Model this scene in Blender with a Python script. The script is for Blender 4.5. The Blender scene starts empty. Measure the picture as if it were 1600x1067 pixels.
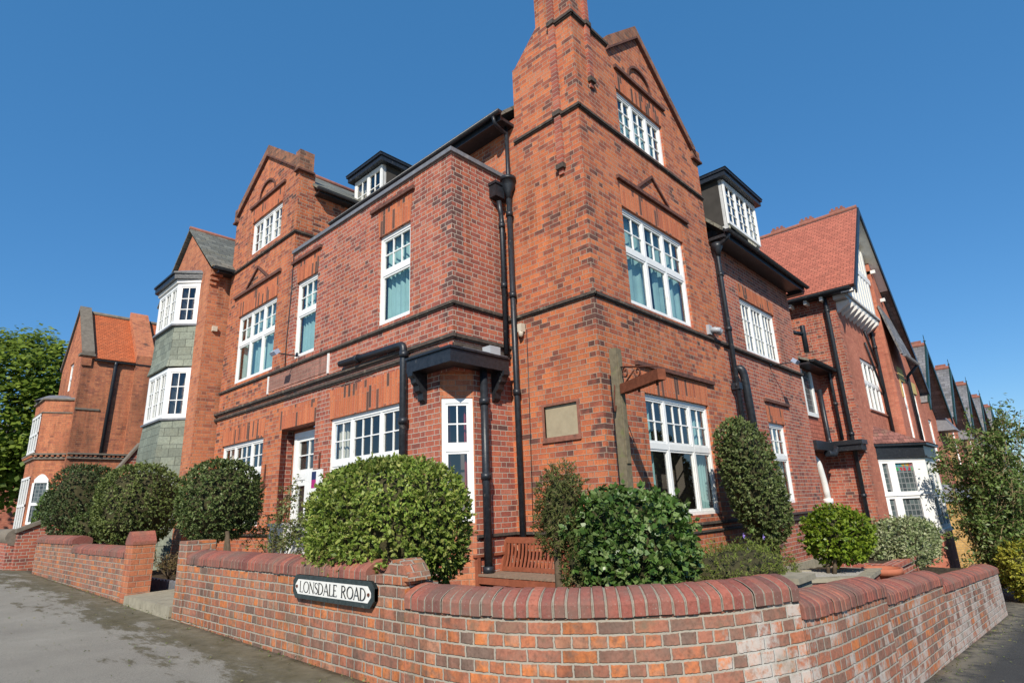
import bpy, math, random
import numpy as np
from mathutils import Vector, Matrix

random.seed(7)
scene = bpy.context.scene
COL = scene.collection
R = math.radians

# ------------------------------------------------------------------ materials
class NT:
    """small helper around a node tree"""
    def __init__(self, name):
        self.m = bpy.data.materials.new(name)
        self.m.use_nodes = True
        self.t = self.m.node_tree
        for n in list(self.t.nodes):
            if n.type != 'OUTPUT_MATERIAL':
                self.t.nodes.remove(n)
        self.out = [n for n in self.t.nodes if n.type == 'OUTPUT_MATERIAL'][0]
    def n(self, typ, **kw):
        nd = self.t.nodes.new(typ)
        for k, v in kw.items():
            setattr(nd, k, v)
        return nd
    def l(self, a, b):
        self.t.links.new(a, b)
    def val(self, sock, v):
        if hasattr(v, 'is_linked') or hasattr(v, 'links'):
            self.l(v, sock)
        else:
            sock.default_value = v
    def math(self, op, a, b=0.0, c=None, clamp=False):
        nd = self.n('ShaderNodeMath', operation=op, use_clamp=clamp)
        self.val(nd.inputs[0], a); self.val(nd.inputs[1], b)
        if c is not None: self.val(nd.inputs[2], c)
        return nd.outputs[0]
    def mix(self, fac, a, b, blend='MIX'):
        nd = self.n('ShaderNodeMix', data_type='RGBA', blend_type=blend)
        self.val(nd.inputs[0], fac)
        for s, v in ((nd.inputs[6], a), (nd.inputs[7], b)):
            if isinstance(v, (tuple, list)): s.default_value = (v[0], v[1], v[2], 1)
            else: self.l(v, s)
        return nd.outputs[2]
    def ramp(self, fac, stops, interp='LINEAR'):
        nd = self.n('ShaderNodeValToRGB')
        cr = nd.color_ramp; cr.interpolation = interp
        while len(cr.elements) > 1: cr.elements.remove(cr.elements[-1])
        first = True
        for p, c in stops:
            if not isinstance(c, (tuple, list)): c = (c, c, c)
            if first: e = cr.elements[0]; e.position = p; first = False
            else: e = cr.elements.new(p)
            e.color = (c[0], c[1], c[2], 1)
        self.val(nd.inputs[0], fac)
        return nd.outputs[0]
    def noise(self, vec, scale, detail=4, rough=.55, out=0):
        nd = self.n('ShaderNodeTexNoise')
        nd.inputs['Scale'].default_value = scale
        nd.inputs['Detail'].default_value = detail
        nd.inputs['Roughness'].default_value = rough
        if vec is not None: self.l(vec, nd.inputs['Vector'])
        return nd.outputs[out]
    def obj(self):
        return self.n('ShaderNodeTexCoord').outputs['Object']
    def pos(self):
        return self.n('ShaderNodeNewGeometry').outputs['Position']
    def uv(self):
        return self.n('ShaderNodeTexCoord').outputs['UV']
    def bump(self, h, strength=.5, dist=.01, normal=None):
        nd = self.n('ShaderNodeBump')
        nd.inputs['Strength'].default_value = strength
        nd.inputs['Distance'].default_value = dist
        self.l(h, nd.inputs['Height'])
        if normal is not None: self.l(normal, nd.inputs['Normal'])
        return nd.outputs[0]
    def bsdf(self, color, rough=.8, normal=None, spec=.3, metallic=0.0):
        nd = self.n('ShaderNodeBsdfPrincipled')
        if isinstance(color, (tuple, list)): nd.inputs['Base Color'].default_value = (color[0], color[1], color[2], 1)
        else: self.l(color, nd.inputs['Base Color'])
        self.val(nd.inputs['Roughness'], rough)
        nd.inputs['Specular IOR Level'].default_value = spec
        nd.inputs['Metallic'].default_value = metallic
        if normal is not None: self.l(normal, nd.inputs['Normal'])
        self.l(nd.outputs[0], self.out.inputs['Surface'])
        return nd

def vscale(k, vec, s):
    nd = k.n('ShaderNodeVectorMath', operation='MULTIPLY')
    k.l(vec, nd.inputs[0]); nd.inputs[1].default_value = s
    return nd.outputs[0]

def brick_mat(name, palette, mortar=(.30, .26, .21), bw=.235, rh=.084, ms=.009, squash=.5, sfreq=2,
              soot=.25, white=0.0, warp=.006, offset=.5, dark_patch=None, moss=0.0, bump=.6, bond='flemish', quoin=None, grime=0.0, clumping=1.25, dust=.025):
    k = NT(name)
    uv = k.uv()
    nz = k.noise(uv, 9, 2, .5, out=1)
    off = k.n('ShaderNodeVectorMath', operation='SUBTRACT'); k.l(nz, off.inputs[0]); off.inputs[1].default_value = (.5, .5, .5)
    nz2 = k.noise(uv, 46, 2, .5, out=1)
    of2 = k.n('ShaderNodeVectorMath', operation='SUBTRACT'); k.l(nz2, of2.inputs[0]); of2.inputs[1].default_value = (.5, .5, .5)
    a1 = k.n('ShaderNodeVectorMath', operation='ADD'); k.l(uv, a1.inputs[0]); k.l(vscale(k, off.outputs[0], (warp, warp, 0)), a1.inputs[1])
    a2 = k.n('ShaderNodeVectorMath', operation='ADD'); k.l(a1.outputs[0], a2.inputs[0]); k.l(vscale(k, of2.outputs[0], (warp, warp, 0)), a2.inputs[1])
    sp_ = k.n('ShaderNodeSeparateXYZ'); k.l(a2.outputs[0], sp_.inputs[0])
    u_, v_ = sp_.outputs[0], sp_.outputs[1]
    rv = k.math('DIVIDE', v_, rh); row = k.math('FLOOR', rv); fv = k.math('MULTIPLY', k.math('FRACT', rv), rh)
    odd = k.math('MODULO', k.math('ABSOLUTE', row), 2.0)
    wob = k.n('ShaderNodeTexWhiteNoise', noise_dimensions='1D'); k.l(row, wob.inputs['W'])
    uu = k.math('ADD', u_, k.math('MULTIPLY', k.math('SUBTRACT', wob.outputs['Value'], .5), .03))
    if bond == 'flemish':                       # stretcher and header in turn along every course
        per = bw * 1.5
        q = k.math('DIVIDE', k.math('ADD', uu, k.math('MULTIPLY', odd, per * .5)), per)
        cell = k.math('FLOOR', q); m = k.math('MULTIPLY', k.math('FRACT', q), per)
        hd = k.math('GREATER_THAN', m, bw)
        dx = k.math('MINIMUM', k.math('MINIMUM', m, k.math('SUBTRACT', per, m)), k.math('ABSOLUTE', k.math('SUBTRACT', m, bw)))
        cell = k.math('ADD', k.math('MULTIPLY', cell, 2.0), hd)
    else:                                       # a course of headers over a course of stretchers (or one size only)
        wd = k.math('SUBTRACT', bw, k.math('MULTIPLY', odd, bw * (1 - squash)))
        q = k.math('DIVIDE', k.math('ADD', uu, k.math('MULTIPLY', odd, bw * offset * .5)), wd)
        cell = k.math('FLOOR', q); fr_ = k.math('FRACT', q)
        dx = k.math('MULTIPLY', k.math('MINIMUM', fr_, k.math('SUBTRACT', 1.0, fr_)), wd)
    dy = k.math('MINIMUM', fv, k.math('SUBTRACT', rh, fv))
    dd = k.math('MINIMUM', dx, dy)
    mr_ = k.n('ShaderNodeMapRange', interpolation_type='SMOOTHSTEP'); k.l(dd, mr_.inputs[0])
    mr_.inputs[1].default_value = ms * .55 - .0015; mr_.inputs[2].default_value = ms * .55 + .0035; mr_.inputs[3].default_value = 1; mr_.inputs[4].default_value = 0
    fac = mr_.outputs[0]
    cv = k.n('ShaderNodeCombineXYZ'); k.l(cell, cv.inputs[0]); k.l(row, cv.inputs[1])
    wn_ = k.n('ShaderNodeTexWhiteNoise', noise_dimensions='2D'); k.l(cv.outputs[0], wn_.inputs['Vector'])
    rnd = wn_.outputs['Value']
    pos = k.pos()
    clump = k.noise(pos, 1.7, 4, .6)
    rn = k.math('ADD', rnd, k.math('MULTIPLY', k.math('SUBTRACT', clump, .45), clumping), clamp=True)
    if quoin:                                   # burnt bricks laid into the corner
        qs = k.n('ShaderNodeSeparateXYZ'); k.l(pos, qs.inputs[0])
        d_ = k.math('MAXIMUM', k.math('ABSOLUTE', k.math('SUBTRACT', qs.outputs[0], quoin[0])), k.math('ABSOLUTE', k.math('SUBTRACT', qs.outputs[1], quoin[1])))
        qn = k.noise(pos, .8, 3, .6)
        near = k.math('MULTIPLY', k.math('LESS_THAN', d_, .25), k.ramp(qn, [(.42, 0.0), (.58, 1.0)]))
        wc = k.n('ShaderNodeSeparateColor'); k.l(wn_.outputs['Color'], wc.inputs[0])
        rn = k.math('SUBTRACT', rn, k.math('MULTIPLY', near, k.math('MULTIPLY', wc.outputs[1], .95)), clamp=True)
    col = k.ramp(rn, palette)
    if grime:
        col = k.mix(k.ramp(k.noise(pos, 12, 5, .7), [(.46, 0.0), (.66, grime)]), col, (.17, .115, .085))
    # colour inside one brick
    n1 = k.noise(pos, 38, 4, .65)
    col = k.mix(1.0, col, k.ramp(n1, [(.25, .62), (.5, 1.0), (.8, 1.25)]), 'MULTIPLY')
    # large soft weathering and soot streaks
    n2 = k.noise(vscale(k, pos, (1, 1, .45)), .9, 5, .6)
    col = k.mix(1.0, col, k.ramp(n2, [(.3, 1 - soot), (.5, 1.0), (.72, 1.08)]), 'MULTIPLY')
    n6 = k.noise(vscale(k, pos, (7, 7, .5)), 1.0, 4, .6)
    n7 = k.noise(pos, .55, 3, .6)
    col = k.mix(k.ramp(n7, [(.42, 0.0), (.62, 1.0)]), col, k.mix(1.0, col, k.ramp(n6, [(.36, .62), (.56, 1.04)]), 'MULTIPLY'))
    n3 = k.noise(vscale(k, pos, (1, 1, .35)), 2.3, 4, .6)
    sf = k.ramp(n3, [(.60, 0.0), (.74, 1.0)])
    col = k.mix(k.math('MULTIPLY', sf, soot * 1.6, clamp=True), col, (.07, .045, .038))
    mcol = k.mix(k.noise(pos, 6, 3), mortar, tuple(c * .72 for c in mortar))
    mcol = k.mix(k.math('MULTIPLY', sf, soot * 1.5, clamp=True), mcol, (.06, .05, .045))
    col = k.mix(fac, col, mcol)
    if white:
        sep = k.n('ShaderNodeSeparateXYZ'); k.l(pos, sep.inputs[0])
        wn = k.noise(pos, 1.5, 6, .7)
        # salts creep up from the damp foot of the wall, more to the right
        hx = k.n('ShaderNodeMapRange'); k.l(sep.outputs[0], hx.inputs[0])
        hx.inputs[1].default_value = -3.7; hx.inputs[2].default_value = -2.9; hx.inputs[3].default_value = -.15; hx.inputs[4].default_value = .10
        hx2 = k.n('ShaderNodeMapRange'); k.l(sep.outputs[0], hx2.inputs[0])
        hx2.inputs[1].default_value = -2.2; hx2.inputs[2].default_value = -.6; hx2.inputs[3].default_value = 0; hx2.inputs[4].default_value = -.07
        hz = k.n('ShaderNodeMapRange'); k.l(sep.outputs[2], hz.inputs[0])
        hz.inputs[1].default_value = -.6; hz.inputs[2].default_value = .95; hz.inputs[3].default_value = .1; hz.inputs[4].default_value = -.1
        wr = k.math('ADD', k.math('MULTIPLY', wn, .86), k.math('MULTIPLY', rnd, .12))
        s = k.math('ADD', k.math('ADD', wr, k.math('ADD', hx.outputs[0], hx2.outputs[0])), hz.outputs[0])
        wf = k.ramp(s, [(.545, 0.0), (.60, .8), (.8, .95)])
        n4 = k.noise(pos, 17, 5, .7)
        wf2 = k.math('MULTIPLY', wf, k.ramp(n4, [(.36, .15), (.52, 1.0)]))
        col = k.mix(k.math('MULTIPLY', wf2, white), col, (.50, .475, .43))
    if moss:
        mn = k.noise(pos, 3.1, 5, .65)
        col = k.mix(k.ramp(mn, [(.56, 0.0), (.7, moss)]), col, (.17, .14, .085))
    col = k.mix(dust, col, (.42, .31, .24))
    h = k.math('SUBTRACT', 1.0, fac)
    h = k.math('ADD', h, k.math('MULTIPLY', n1, .35))
    nrm = k.bump(h, bump, .008)
    k.bsdf(col, .88, nrm, .2)
    return k.m

def plain(name, color, rough=.5, var=.15, scale=12, spec=.4, bump=.0, metallic=0.0, c2=None, c2lo=.55, c2hi=.75):
    k = NT(name)
    pos = k.pos()
    n = k.noise(pos, scale, 5, .6)
    col = k.mix(1.0, k.mix(0.0, color, color), k.ramp(n, [(.25, 1 - var), (.75, 1 + var)]), 'MULTIPLY')
    if c2:
        n2 = k.noise(pos, scale * .6, 5, .65)
        col = k.mix(k.ramp(n2, [(c2lo, 0.0), (c2hi, 1.0)]), col, c2)
    nrm = k.bump(n, bump, .01) if bump else None
    k.bsdf(col, rough, nrm, spec, metallic)
    return k.m

def leaf_mat(name, stops, rough=.45, spec=.4, trans=.25):
    k = NT(name)
    geo = k.n('ShaderNodeNewGeometry')
    col = k.ramp(geo.outputs['Random Per Island'], stops)
    n = k.noise(geo.outputs['Position'], 2.2, 3)
    col = k.mix(1.0, col, k.ramp(n, [(.3, .72), (.7, 1.2)]), 'MULTIPLY')
    b = k.bsdf(col, rough, None, spec)
    t = k.n('ShaderNodeBsdfTranslucent'); k.l(col, t.inputs['Color'])
    mx = k.n('ShaderNodeMixShader'); mx.inputs[0].default_value = trans
    k.l(b.outputs[0], mx.inputs[1]); k.l(t.outputs[0], mx.inputs[2])
    k.l(mx.outputs[0], k.out.inputs['Surface'])
    return k.m

def slate_mat(name, base, w=.32, h=.2, lichen=.5, var=.3):
    k = NT(name)
    br = k.n('ShaderNodeTexBrick', offset=.5, offset_frequency=2, squash=1, squash_frequency=2)
    k.l(k.uv(), br.inputs['Vector'])
    br.inputs['Color1'].default_value = (0, 0, 0, 1); br.inputs['Color2'].default_value = (1, 1, 1, 1); br.inputs['Mortar'].default_value = (0, 0, 0, 1)
    for nme, v in (('Scale', 1), ('Mortar Size', .006), ('Mortar Smooth', .3), ('Brick Width', w), ('Row Height', h)):
        br.inputs[nme].default_value = v
    pos = k.pos()
    col = k.ramp(br.outputs['Color'], [(0, tuple(c * (1 - var) for c in base)), (1, tuple(c * (1 + var) for c in base))])
    n = k.noise(pos, 3, 6, .65)
    col = k.mix(k.ramp(n, [(.5, 0.0), (.72, lichen)]), col, (.22, .20, .12))
    n2 = k.noise(pos, 20, 4, .6)
    col = k.mix(1.0, col, k.ramp(n2, [(.3, .75), (.7, 1.2)]), 'MULTIPLY')
    col = k.mix(br.outputs['Fac'], col, tuple(c * .3 for c in base))
    # each course tips up over the one below
    sep = k.n('ShaderNodeSeparateXYZ'); k.l(k.uv(), sep.inputs[0])
    fr = k.math('FRACT', k.math('DIVIDE', sep.outputs[1], h))
    hh = k.math('SUBTRACT', k.math('SUBTRACT', 1.0, fr), k.math('MULTIPLY', br.outputs['Fac'], .6))
    k.bsdf(col, .65, k.bump(hh, .7, .015), .35)
    return k.m

M = {}
HOT = [(0, (.13, .055, .043)), (.07, (.23, .072, .048)), (.25, (.36, .10, .054)), (.55, (.46, .128, .057)), (.8, (.56, .165, .062)), (1, (.50, .165, .08))]
RED = [(0, (.13, .06, .053)), (.09, (.22, .072, .056)), (.3, (.32, .09, .063)), (.65, (.41, .113, .07)), (.88, (.47, .135, .07)), (1, (.43, .15, .098))]
ORA = [(0, (.28, .095, .058)), (.2, (.41, .135, .07)), (.6, (.49, .165, .078)), (1, (.52, .19, .09))]
GAR = [(0, (.17, .11, .085)), (.2, (.27, .13, .09)), (.45, (.36, .14, .088)), (.7, (.44, .15, .07)), (.9, (.56, .18, .055)), (1, (.43, .20, .12))]
M['brick'] = brick_mat('brick tower', HOT, quoin=(0, 0), mortar=(.40, .31, .23), soot=.3, ms=.008)
M['brick_ext'] = brick_mat('brick front', RED, quoin=(-1.28, 1.82), mortar=(.50, .43, .35), soot=.24)
M['brick_rt'] = brick_mat('brick right', RED, mortar=(.48, .40, .32), soot=.16)
M['brick_or'] = brick_mat('brick orange', ORA, mortar=(.40, .27, .19), soot=.12, ms=.007)
M['brick_dk'] = brick_mat('brick far', ORA, mortar=(.30, .18, .12), soot=.5, ms=.006)
M['brick_red'] = brick_mat('brick neighbour', [(0, (.40, .125, .08)), (1, (.52, .185, .115))], mortar=(.40, .20, .14), soot=.12, ms=.006, bump=.3)
M['brick_nside'] = brick_mat('brick neighbour side', RED, mortar=(.46, .38, .30), soot=.25)
M['brick_yel'] = brick_mat('brick yellow', [(0, (.42, .24, .07)), (1, (.55, .33, .11))], mortar=(.35, .28, .18), soot=.1)
M['brick_cope'] = brick_mat('brick gable coping', [(0, (.13, .07, .05)), (.5, (.27, .115, .07)), (1, (.36, .145, .075))], mortar=(.26, .2, .15), soot=.55, ms=.007, moss=.5)
M['strip'] = brick_mat('brick strip', RED, mortar=(.40, .33, .26), squash=1, bw=7, ms=.008, bond='stack', soot=.25)
M['soldier'] = brick_mat('brick soldier', [(0, (.09, .055, .045)), (.16, (.16, .07, .05)), (.2, (.44, .12, .06)), (.65, (.53, .15, .062)), (1, (.57, .18, .08))], mortar=(.46, .26, .18), squash=1, bw=.41, rh=.078, ms=.006, soot=.12, bond='stack', clumping=.25)
M['garden'] = brick_mat('brick garden wall', GAR, mortar=(.40, .355, .285), soot=.2, white=.9, warp=.012, ms=.0115, moss=.5, bump=.9, bond='english', grime=.75)
M['coping'] = brick_mat('brick coping', [(0, (.20, .06, .05)), (.5, (.30, .085, .062)), (1, (.37, .12, .08))], squash=1, bw=50, rh=50, ms=.0, soot=.3, moss=.45)
M['mortar'] = plain('mortar', (.25, .225, .18), .95, .25, 30, .1, .6)
M['band'] = plain('dark moulded brick', (.075, .06, .05), .85, .45, 14, .25, .5, c2=(.22, .19, .14), c2lo=.58, c2hi=.72)
M['bandred'] = plain('weathered moulding', (.13, .06, .045), .85, .45, 14, .25, .5, c2=(.05, .04, .035))
M['stone'] = plain('sandstone', (.30, .27, .20), .9, .2, 9, .2, .4, c2=(.2, .18, .13))
M['plaque'] = plain('plaque stone', (.36, .30, .20), .85, .10, 7, .2, .2, c2=(.3, .24, .16))
M['white'] = plain('white paint', (.78, .78, .75), .4, .06, 9, .4, 0, c2=(.62, .60, .54), c2lo=.62, c2hi=.8)
M['whiteold'] = plain('old white paint', (.74, .73, .69), .6, .10, 9, .3, .2, c2=(.5, .46, .38), c2lo=.66, c2hi=.8)
M['black'] = plain('black gloss paint', (.018, .02, .024), .38, .5, 18, .45, .35, c2=(.15, .14, .125), c2lo=.63, c2hi=.75)
M['iron'] = plain('black iron pipe', (.016, .019, .024), .42, .5, 15, .45, .3, c2=(.13, .115, .10), c2lo=.63, c2hi=.75)
M['rust'] = plain('rusted iron', (.10, .035, .02), .8, .4, 20, .3, .5)
M['lead'] = plain('lead', (.16, .165, .18), .55, .2, 10, .4, .3, c2=(.28, .27, .26))
M['render'] = plain('grey render', (.50, .50, .49), .9, .2, 5, .2, .5, c2=(.34, .34, .33))
M['panelpink'] = brick_mat('faded brick panel', [(0, (.24, .12, .095)), (1, (.36, .17, .13))], mortar=(.33, .22, .17), soot=.2)
M['wood'] = plain('bench wood', (.27, .085, .045), .5, .2, 14, .35, .2)
M['woodtop'] = plain('worn bench wood', (.24, .17, .12), .75, .25, 18, .25, .3)
M['post'] = plain('weathered timber', (.17, .14, .09), .9, .3, 14, .2, .5, c2=(.15, .16, .06))
M['beam'] = plain('painted timber', (.19, .06, .03), .8, .3, 14, .2, .5)
M['terracotta'] = plain('terracotta', (.40, .13, .07), .75, .15, 8, .3, .1)
M['soil'] = plain('soil', (.055, .042, .028), .95, .5, 12, .1, .9, c2=(.12, .10, .06))
M['gravel'] = plain('pale gravel', (.42, .40, .36), .95, .45, 60, .2, 1.0, c2=(.2, .18, .15))
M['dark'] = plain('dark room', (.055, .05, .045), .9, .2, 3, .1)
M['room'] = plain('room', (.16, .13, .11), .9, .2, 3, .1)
M['teal'] = plain('teal curtain', (.30, .48, .47), .85, .15, 3, .2)
M['cream'] = plain('cream curtain', (.55, .52, .44), .85, .12, 3, .2)
M['redc'] = plain('red curtain', (.35, .05, .06), .85, .12, 3, .2)
M['plastic'] = plain('beige plastic', (.52, .46, .36), .5, .08, 8, .4)
M['greyplastic'] = plain('grey plastic', (.38, .40, .42), .4, .1, 8, .4)
M['lampglass'] = plain('lamp face', (.35, .42, .55), .15, .1, 8, .6)
M['navy'] = plain('navy', (.02, .03, .10), .5, .05, 8, .4)
M['magenta'] = plain('magenta', (.38, .02, .16), .5, .05, 8, .4)
M['signw'] = plain('sign enamel', (.72, .71, .66), .4, .06, 14, .4, .0, c2=(.55, .45, .3), c2lo=.72, c2hi=.82)
M['signb'] = plain('sign black', (.012, .013, .013), .45, .3, 18, .4, .1)
M['signfr'] = plain('sign frame', (.03, .042, .042), .5, .4, 20, .4, .3, c2=(.12, .12, .10), c2lo=.62, c2hi=.75)
M['ochre'] = plain('ochre render', (.52, .40, .16), .85, .12, 6, .2, .2)
M['slate'] = slate_mat('slate grey green', (.15, .15, .125))
M['slategreen'] = slate_mat('green hung slate', (.20, .22, .17), .36, .22, .25, .22)
M['slatedark'] = slate_mat('dark slate', (.17, .165, .168), .3, .2, .3)
M['tile'] = slate_mat('red tile', (.41, .125, .078), .17, .115, .10, .16)
M['tileor'] = slate_mat('orange tile', (.48, .12, .04), .17, .115, .15, .15)
M['tiledark'] = slate_mat('brown tile', (.22, .09, .07), .17, .115, .4, .3)
M['ridge'] = plain('ridge tile', (.27, .11, .08), .85, .25, 10, .2, .4, c2=(.15, .13, .09))
M['capstone'] = plain('coping stone', (.17, .145, .115), .9, .3, 8, .2, .5)
M['dgreen'] = plain('dark green paint', (.012, .035, .03), .4, .2, 9, .4)
M['twigs'] = plain('twig shade core', (.055, .05, .025), .95, .4, 30, .1, .8)  # twig brown kept dark, painting in the shade between the leaves
M['bark'] = plain('bark', (.10, .075, .05), .95, .35, 16, .1, .8)
M['barkpale'] = plain('pale bark', (.27, .20, .11), .9, .3, 16, .1, .6)

def glass_mat():
    k = NT('window glass')
    lw = k.n('ShaderNodeLayerWeight'); lw.inputs['Blend'].default_value = .5
    f = k.math('ADD', k.math('POWER', lw.outputs['Facing'], 4.0), .12, clamp=True)      # Schlick, the same from both sides
    tr = k.n('ShaderNodeBsdfTransparent'); tr.inputs['Color'].default_value = (.86, .90, .90, 1)
    gl = k.n('ShaderNodeBsdfGlossy'); gl.inputs['Roughness'].default_value = .03
    nz = k.noise(k.pos(), 1.7, 2)
    k.l(k.bump(nz, .12, .05), gl.inputs['Normal'])
    mx = k.n('ShaderNodeMixShader'); k.l(f, mx.inputs[0]); k.l(tr.outputs[0], mx.inputs[1]); k.l(gl.outputs[0], mx.inputs[2])
    k.l(mx.outputs[0], k.out.inputs['Surface'])
    return k.m
M['glass'] = glass_mat()

def leaded_mat(stained):
    """small leaded lights: dark quarries in a grey lead grid, coloured glass along the top"""
    k = NT('leaded stained glass' if stained else 'leaded glass')
    br = k.n('ShaderNodeTexBrick', offset=0, offset_frequency=2, squash=1, squash_frequency=2)
    k.l(k.uv(), br.inputs['Vector'])
    br.inputs['Color1'].default_value = (0, 0, 0, 1); br.inputs['Color2'].default_value = (1, 1, 1, 1)
    for nme, v in (('Scale', 1), ('Mortar Size', .012), ('Mortar Smooth', .1), ('Brick Width', .125), ('Row Height', .155)):
        br.inputs[nme].default_value = v
    col = k.ramp(br.outputs['Color'], [(0, (.03, .04, .045)), (1, (.10, .13, .13))])
    if stained:
        sep = k.n('ShaderNodeSeparateXYZ'); k.l(k.uv(), sep.inputs[0])
        vo = k.n('ShaderNodeTexVoronoi'); vo.inputs['Scale'].default_value = 9; k.l(k.uv(), vo.inputs['Vector'])
        sc = k.n('ShaderNodeSeparateColor'); k.l(vo.outputs['Color'], sc.inputs[0])
        pal = k.ramp(sc.outputs[0], [(0, (.35, .04, .05)), (.3, (.05, .30, .10)), (.55, (.05, .22, .25)), (.8, (.40, .25, .03)), (1, (.25, .05, .12))], 'CONSTANT')
        up = k.math('GREATER_THAN', sep.outputs[1], 2.22)
        col = k.mix(up, col, pal)
    col = k.mix(br.outputs['Fac'], col, (.20, .21, .21))
    k.bsdf(col, .15, None, .6)
    return k.m
M['leaded'] = leaded_mat(False); M['stained'] = leaded_mat(True)

def asphalt():
    k = NT('pavement asphalt')
    pos = k.pos()
    sep = k.n('ShaderNodeSeparateXYZ'); k.l(pos, sep.inputs[0])
    n1 = k.noise(pos, 90, 4, .7); n2 = k.noise(pos, 1.1, 6, .62); n3 = k.noise(pos, 320, 2, .6)
    col = k.ramp(n2, [(.3, (.215, .20, .168)), (.55, (.255, .24, .20)), (.75, (.295, .277, .235))])
    # the lane to the right is laid in newer, darker asphalt
    mr = k.n('ShaderNodeMapRange'); k.l(sep.outputs[0], mr.inputs[0])
    mr.inputs[1].default_value = -2.0; mr.inputs[2].default_value = 0.0
    dk = k.ramp(n2, [(.3, (.035, .035, .034)), (.7, (.06, .06, .057))])
    col = k.mix(mr.outputs[0], col, dk)
    col = k.mix(1.0, col, k.ramp(n1, [(.3, .7), (.5, 1.0), (.72, 1.3)]), 'MULTIPLY')
    col = k.mix(k.ramp(n3, [(.62, 0.0), (.72, .6)]), col, (.45, .43, .38))
    col = k.mix(k.ramp(k.noise(pos, 210, 3, .7), [(.62, 0.0), (.72, .6)]), col, (.09, .085, .075))
    # moss and damp dirt in a ragged strip along the foot of the garden wall
    d = k.math('ADD', sep.outputs[0], 4.1)
    d = k.math('ABSOLUTE', d)
    mz = k.n('ShaderNodeMapRange'); k.l(d, mz.inputs[0]); mz.inputs[1].default_value = .05; mz.inputs[2].default_value = 1.6
    mz.inputs[3].default_value = .26; mz.inputs[4].default_value = -.12
    nm = k.noise(vscale(k, pos, (2.0, .6, 1)), 1.7, 8, .74)
    s = k.math('ADD', nm, mz.outputs[0])
    mossf = k.ramp(s, [(.575, 0.0), (.65, .75), (.82, .93)])
    nm2 = k.noise(pos, 14, 5, .7)
    mossc = k.ramp(nm2, [(.3, (.05, .042, .02)), (.6, (.095, .078, .035)), (.8, (.17, .145, .075))])
    leftm = k.math('LESS_THAN', sep.outputs[0], -3.0)
    col = k.mix(k.math('MULTIPLY', mossf, leftm), col, mossc)
    # sandy silt next to the wall
    sz = k.n('ShaderNodeMapRange'); k.l(d, sz.inputs[0]); sz.inputs[1].default_value = 0; sz.inputs[2].default_value = .5
    sz.inputs[3].default_value = .75; sz.inputs[4].default_value = 0
    sf = k.math('MULTIPLY', k.math('MULTIPLY', sz.outputs[0], leftm), k.ramp(k.noise(pos, 4, 4), [(.35, .1), (.6, 1.0)]))
    col = k.mix(sf, col, (.23, .20, .14))
    d2 = k.math('ABSOLUTE', k.math('ADD', sep.outputs[1], 3.24))
    sz2 = k.n('ShaderNodeMapRange'); k.l(d2, sz2.inputs[0]); sz2.inputs[1].default_value = 0; sz2.inputs[2].default_value = .42; sz2.inputs[3].default_value = .9; sz2.inputs[4].default_value = 0
    sf2 = k.math('MULTIPLY', k.math('MULTIPLY', sz2.outputs[0], k.math('GREATER_THAN', sep.outputs[0], -3.0)), k.ramp(k.noise(pos, 5, 5), [(.38, .1), (.58, 1.0)]))
    col = k.mix(sf2, col, (.25, .22, .16))
    h = k.math('ADD', n1, k.math('MULTIPLY', mossf, .6))
    k.bsdf(col, .92, k.bump(h, .6, .01), .25)
    return k.m
M['asphalt'] = asphalt()

L = lambda *s: [(i / (len(s) - 1), c) for i, c in enumerate(s)]
M['leaf_dome'] = leaf_mat('leaf bright privet', L((.12, .185, .026), (.185, .265, .04), (.25, .33, .062), (.32, .37, .09), (.40, .40, .11)), .45, .3, .35)
M['leaf_holly'] = leaf_mat('leaf dark topiary', L((.065, .10, .028), (.095, .138, .038), (.135, .175, .052), (.185, .21, .085)), .5, .28, .15)
M['leaf_box'] = leaf_mat('leaf mid topiary', L((.05, .08, .02), (.075, .11, .028), (.105, .145, .038), (.15, .175, .06)), .5, .28, .2)
M['leaf_boxpale'] = leaf_mat('leaf olive topiary', L((.085, .12, .03), (.12, .16, .04), (.165, .205, .055), (.215, .24, .085)), .5, .28, .2)
M['leaf_dark'] = leaf_mat('leaf darkest topiary', L((.042, .068, .022), (.062, .094, .028), (.088, .122, .04), (.125, .155, .065)), .5, .28, .15)
M['leaf_light'] = leaf_mat('leaf light hedge', L((.08, .14, .03), (.12, .19, .04), (.16, .23, .05)), .5, .3, .3)
M['leaf_ivy'] = leaf_mat('leaf ivy', L((.04, .095, .016), (.065, .13, .024), (.095, .17, .036), (.135, .20, .055), (.18, .23, .09)), .38, .4, .15)
M['leaf_conifer'] = leaf_mat('leaf conifer', L((.10, .085, .035), (.085, .11, .03), (.11, .14, .035), (.15, .16, .05), (.17, .12, .06)), .6, .2, .2)
M['leaf_low'] = leaf_mat('leaf low hedge', L((.09, .10, .03), (.13, .17, .03), (.18, .23, .036), (.14, .13, .055), (.22, .27, .05)), .6, .2, .2)
M['leaf_tall'] = leaf_mat('leaf tall shrub', L((.07, .105, .026), (.105, .145, .04), (.145, .185, .058), (.19, .22, .085), (.14, .17, .06)), .5, .28, .2)
M['leaf_bright'] = leaf_mat('leaf lime shrub', L((.10, .17, .012), (.16, .24, .018), (.21, .29, .025), (.27, .33, .04)), .42, .4, .3)
M['leaf_varieg'] = leaf_mat('leaf variegated', L((.12, .17, .05), (.24, .30, .12), (.36, .40, .20), (.45, .46, .28), (.16, .20, .07)), .5, .3, .25)
M['leaf_wisp'] = leaf_mat('leaf sparse shrub', L((.09, .13, .035), (.15, .19, .06), (.22, .24, .09), (.25, .22, .08)), .5, .3, .3)
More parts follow.
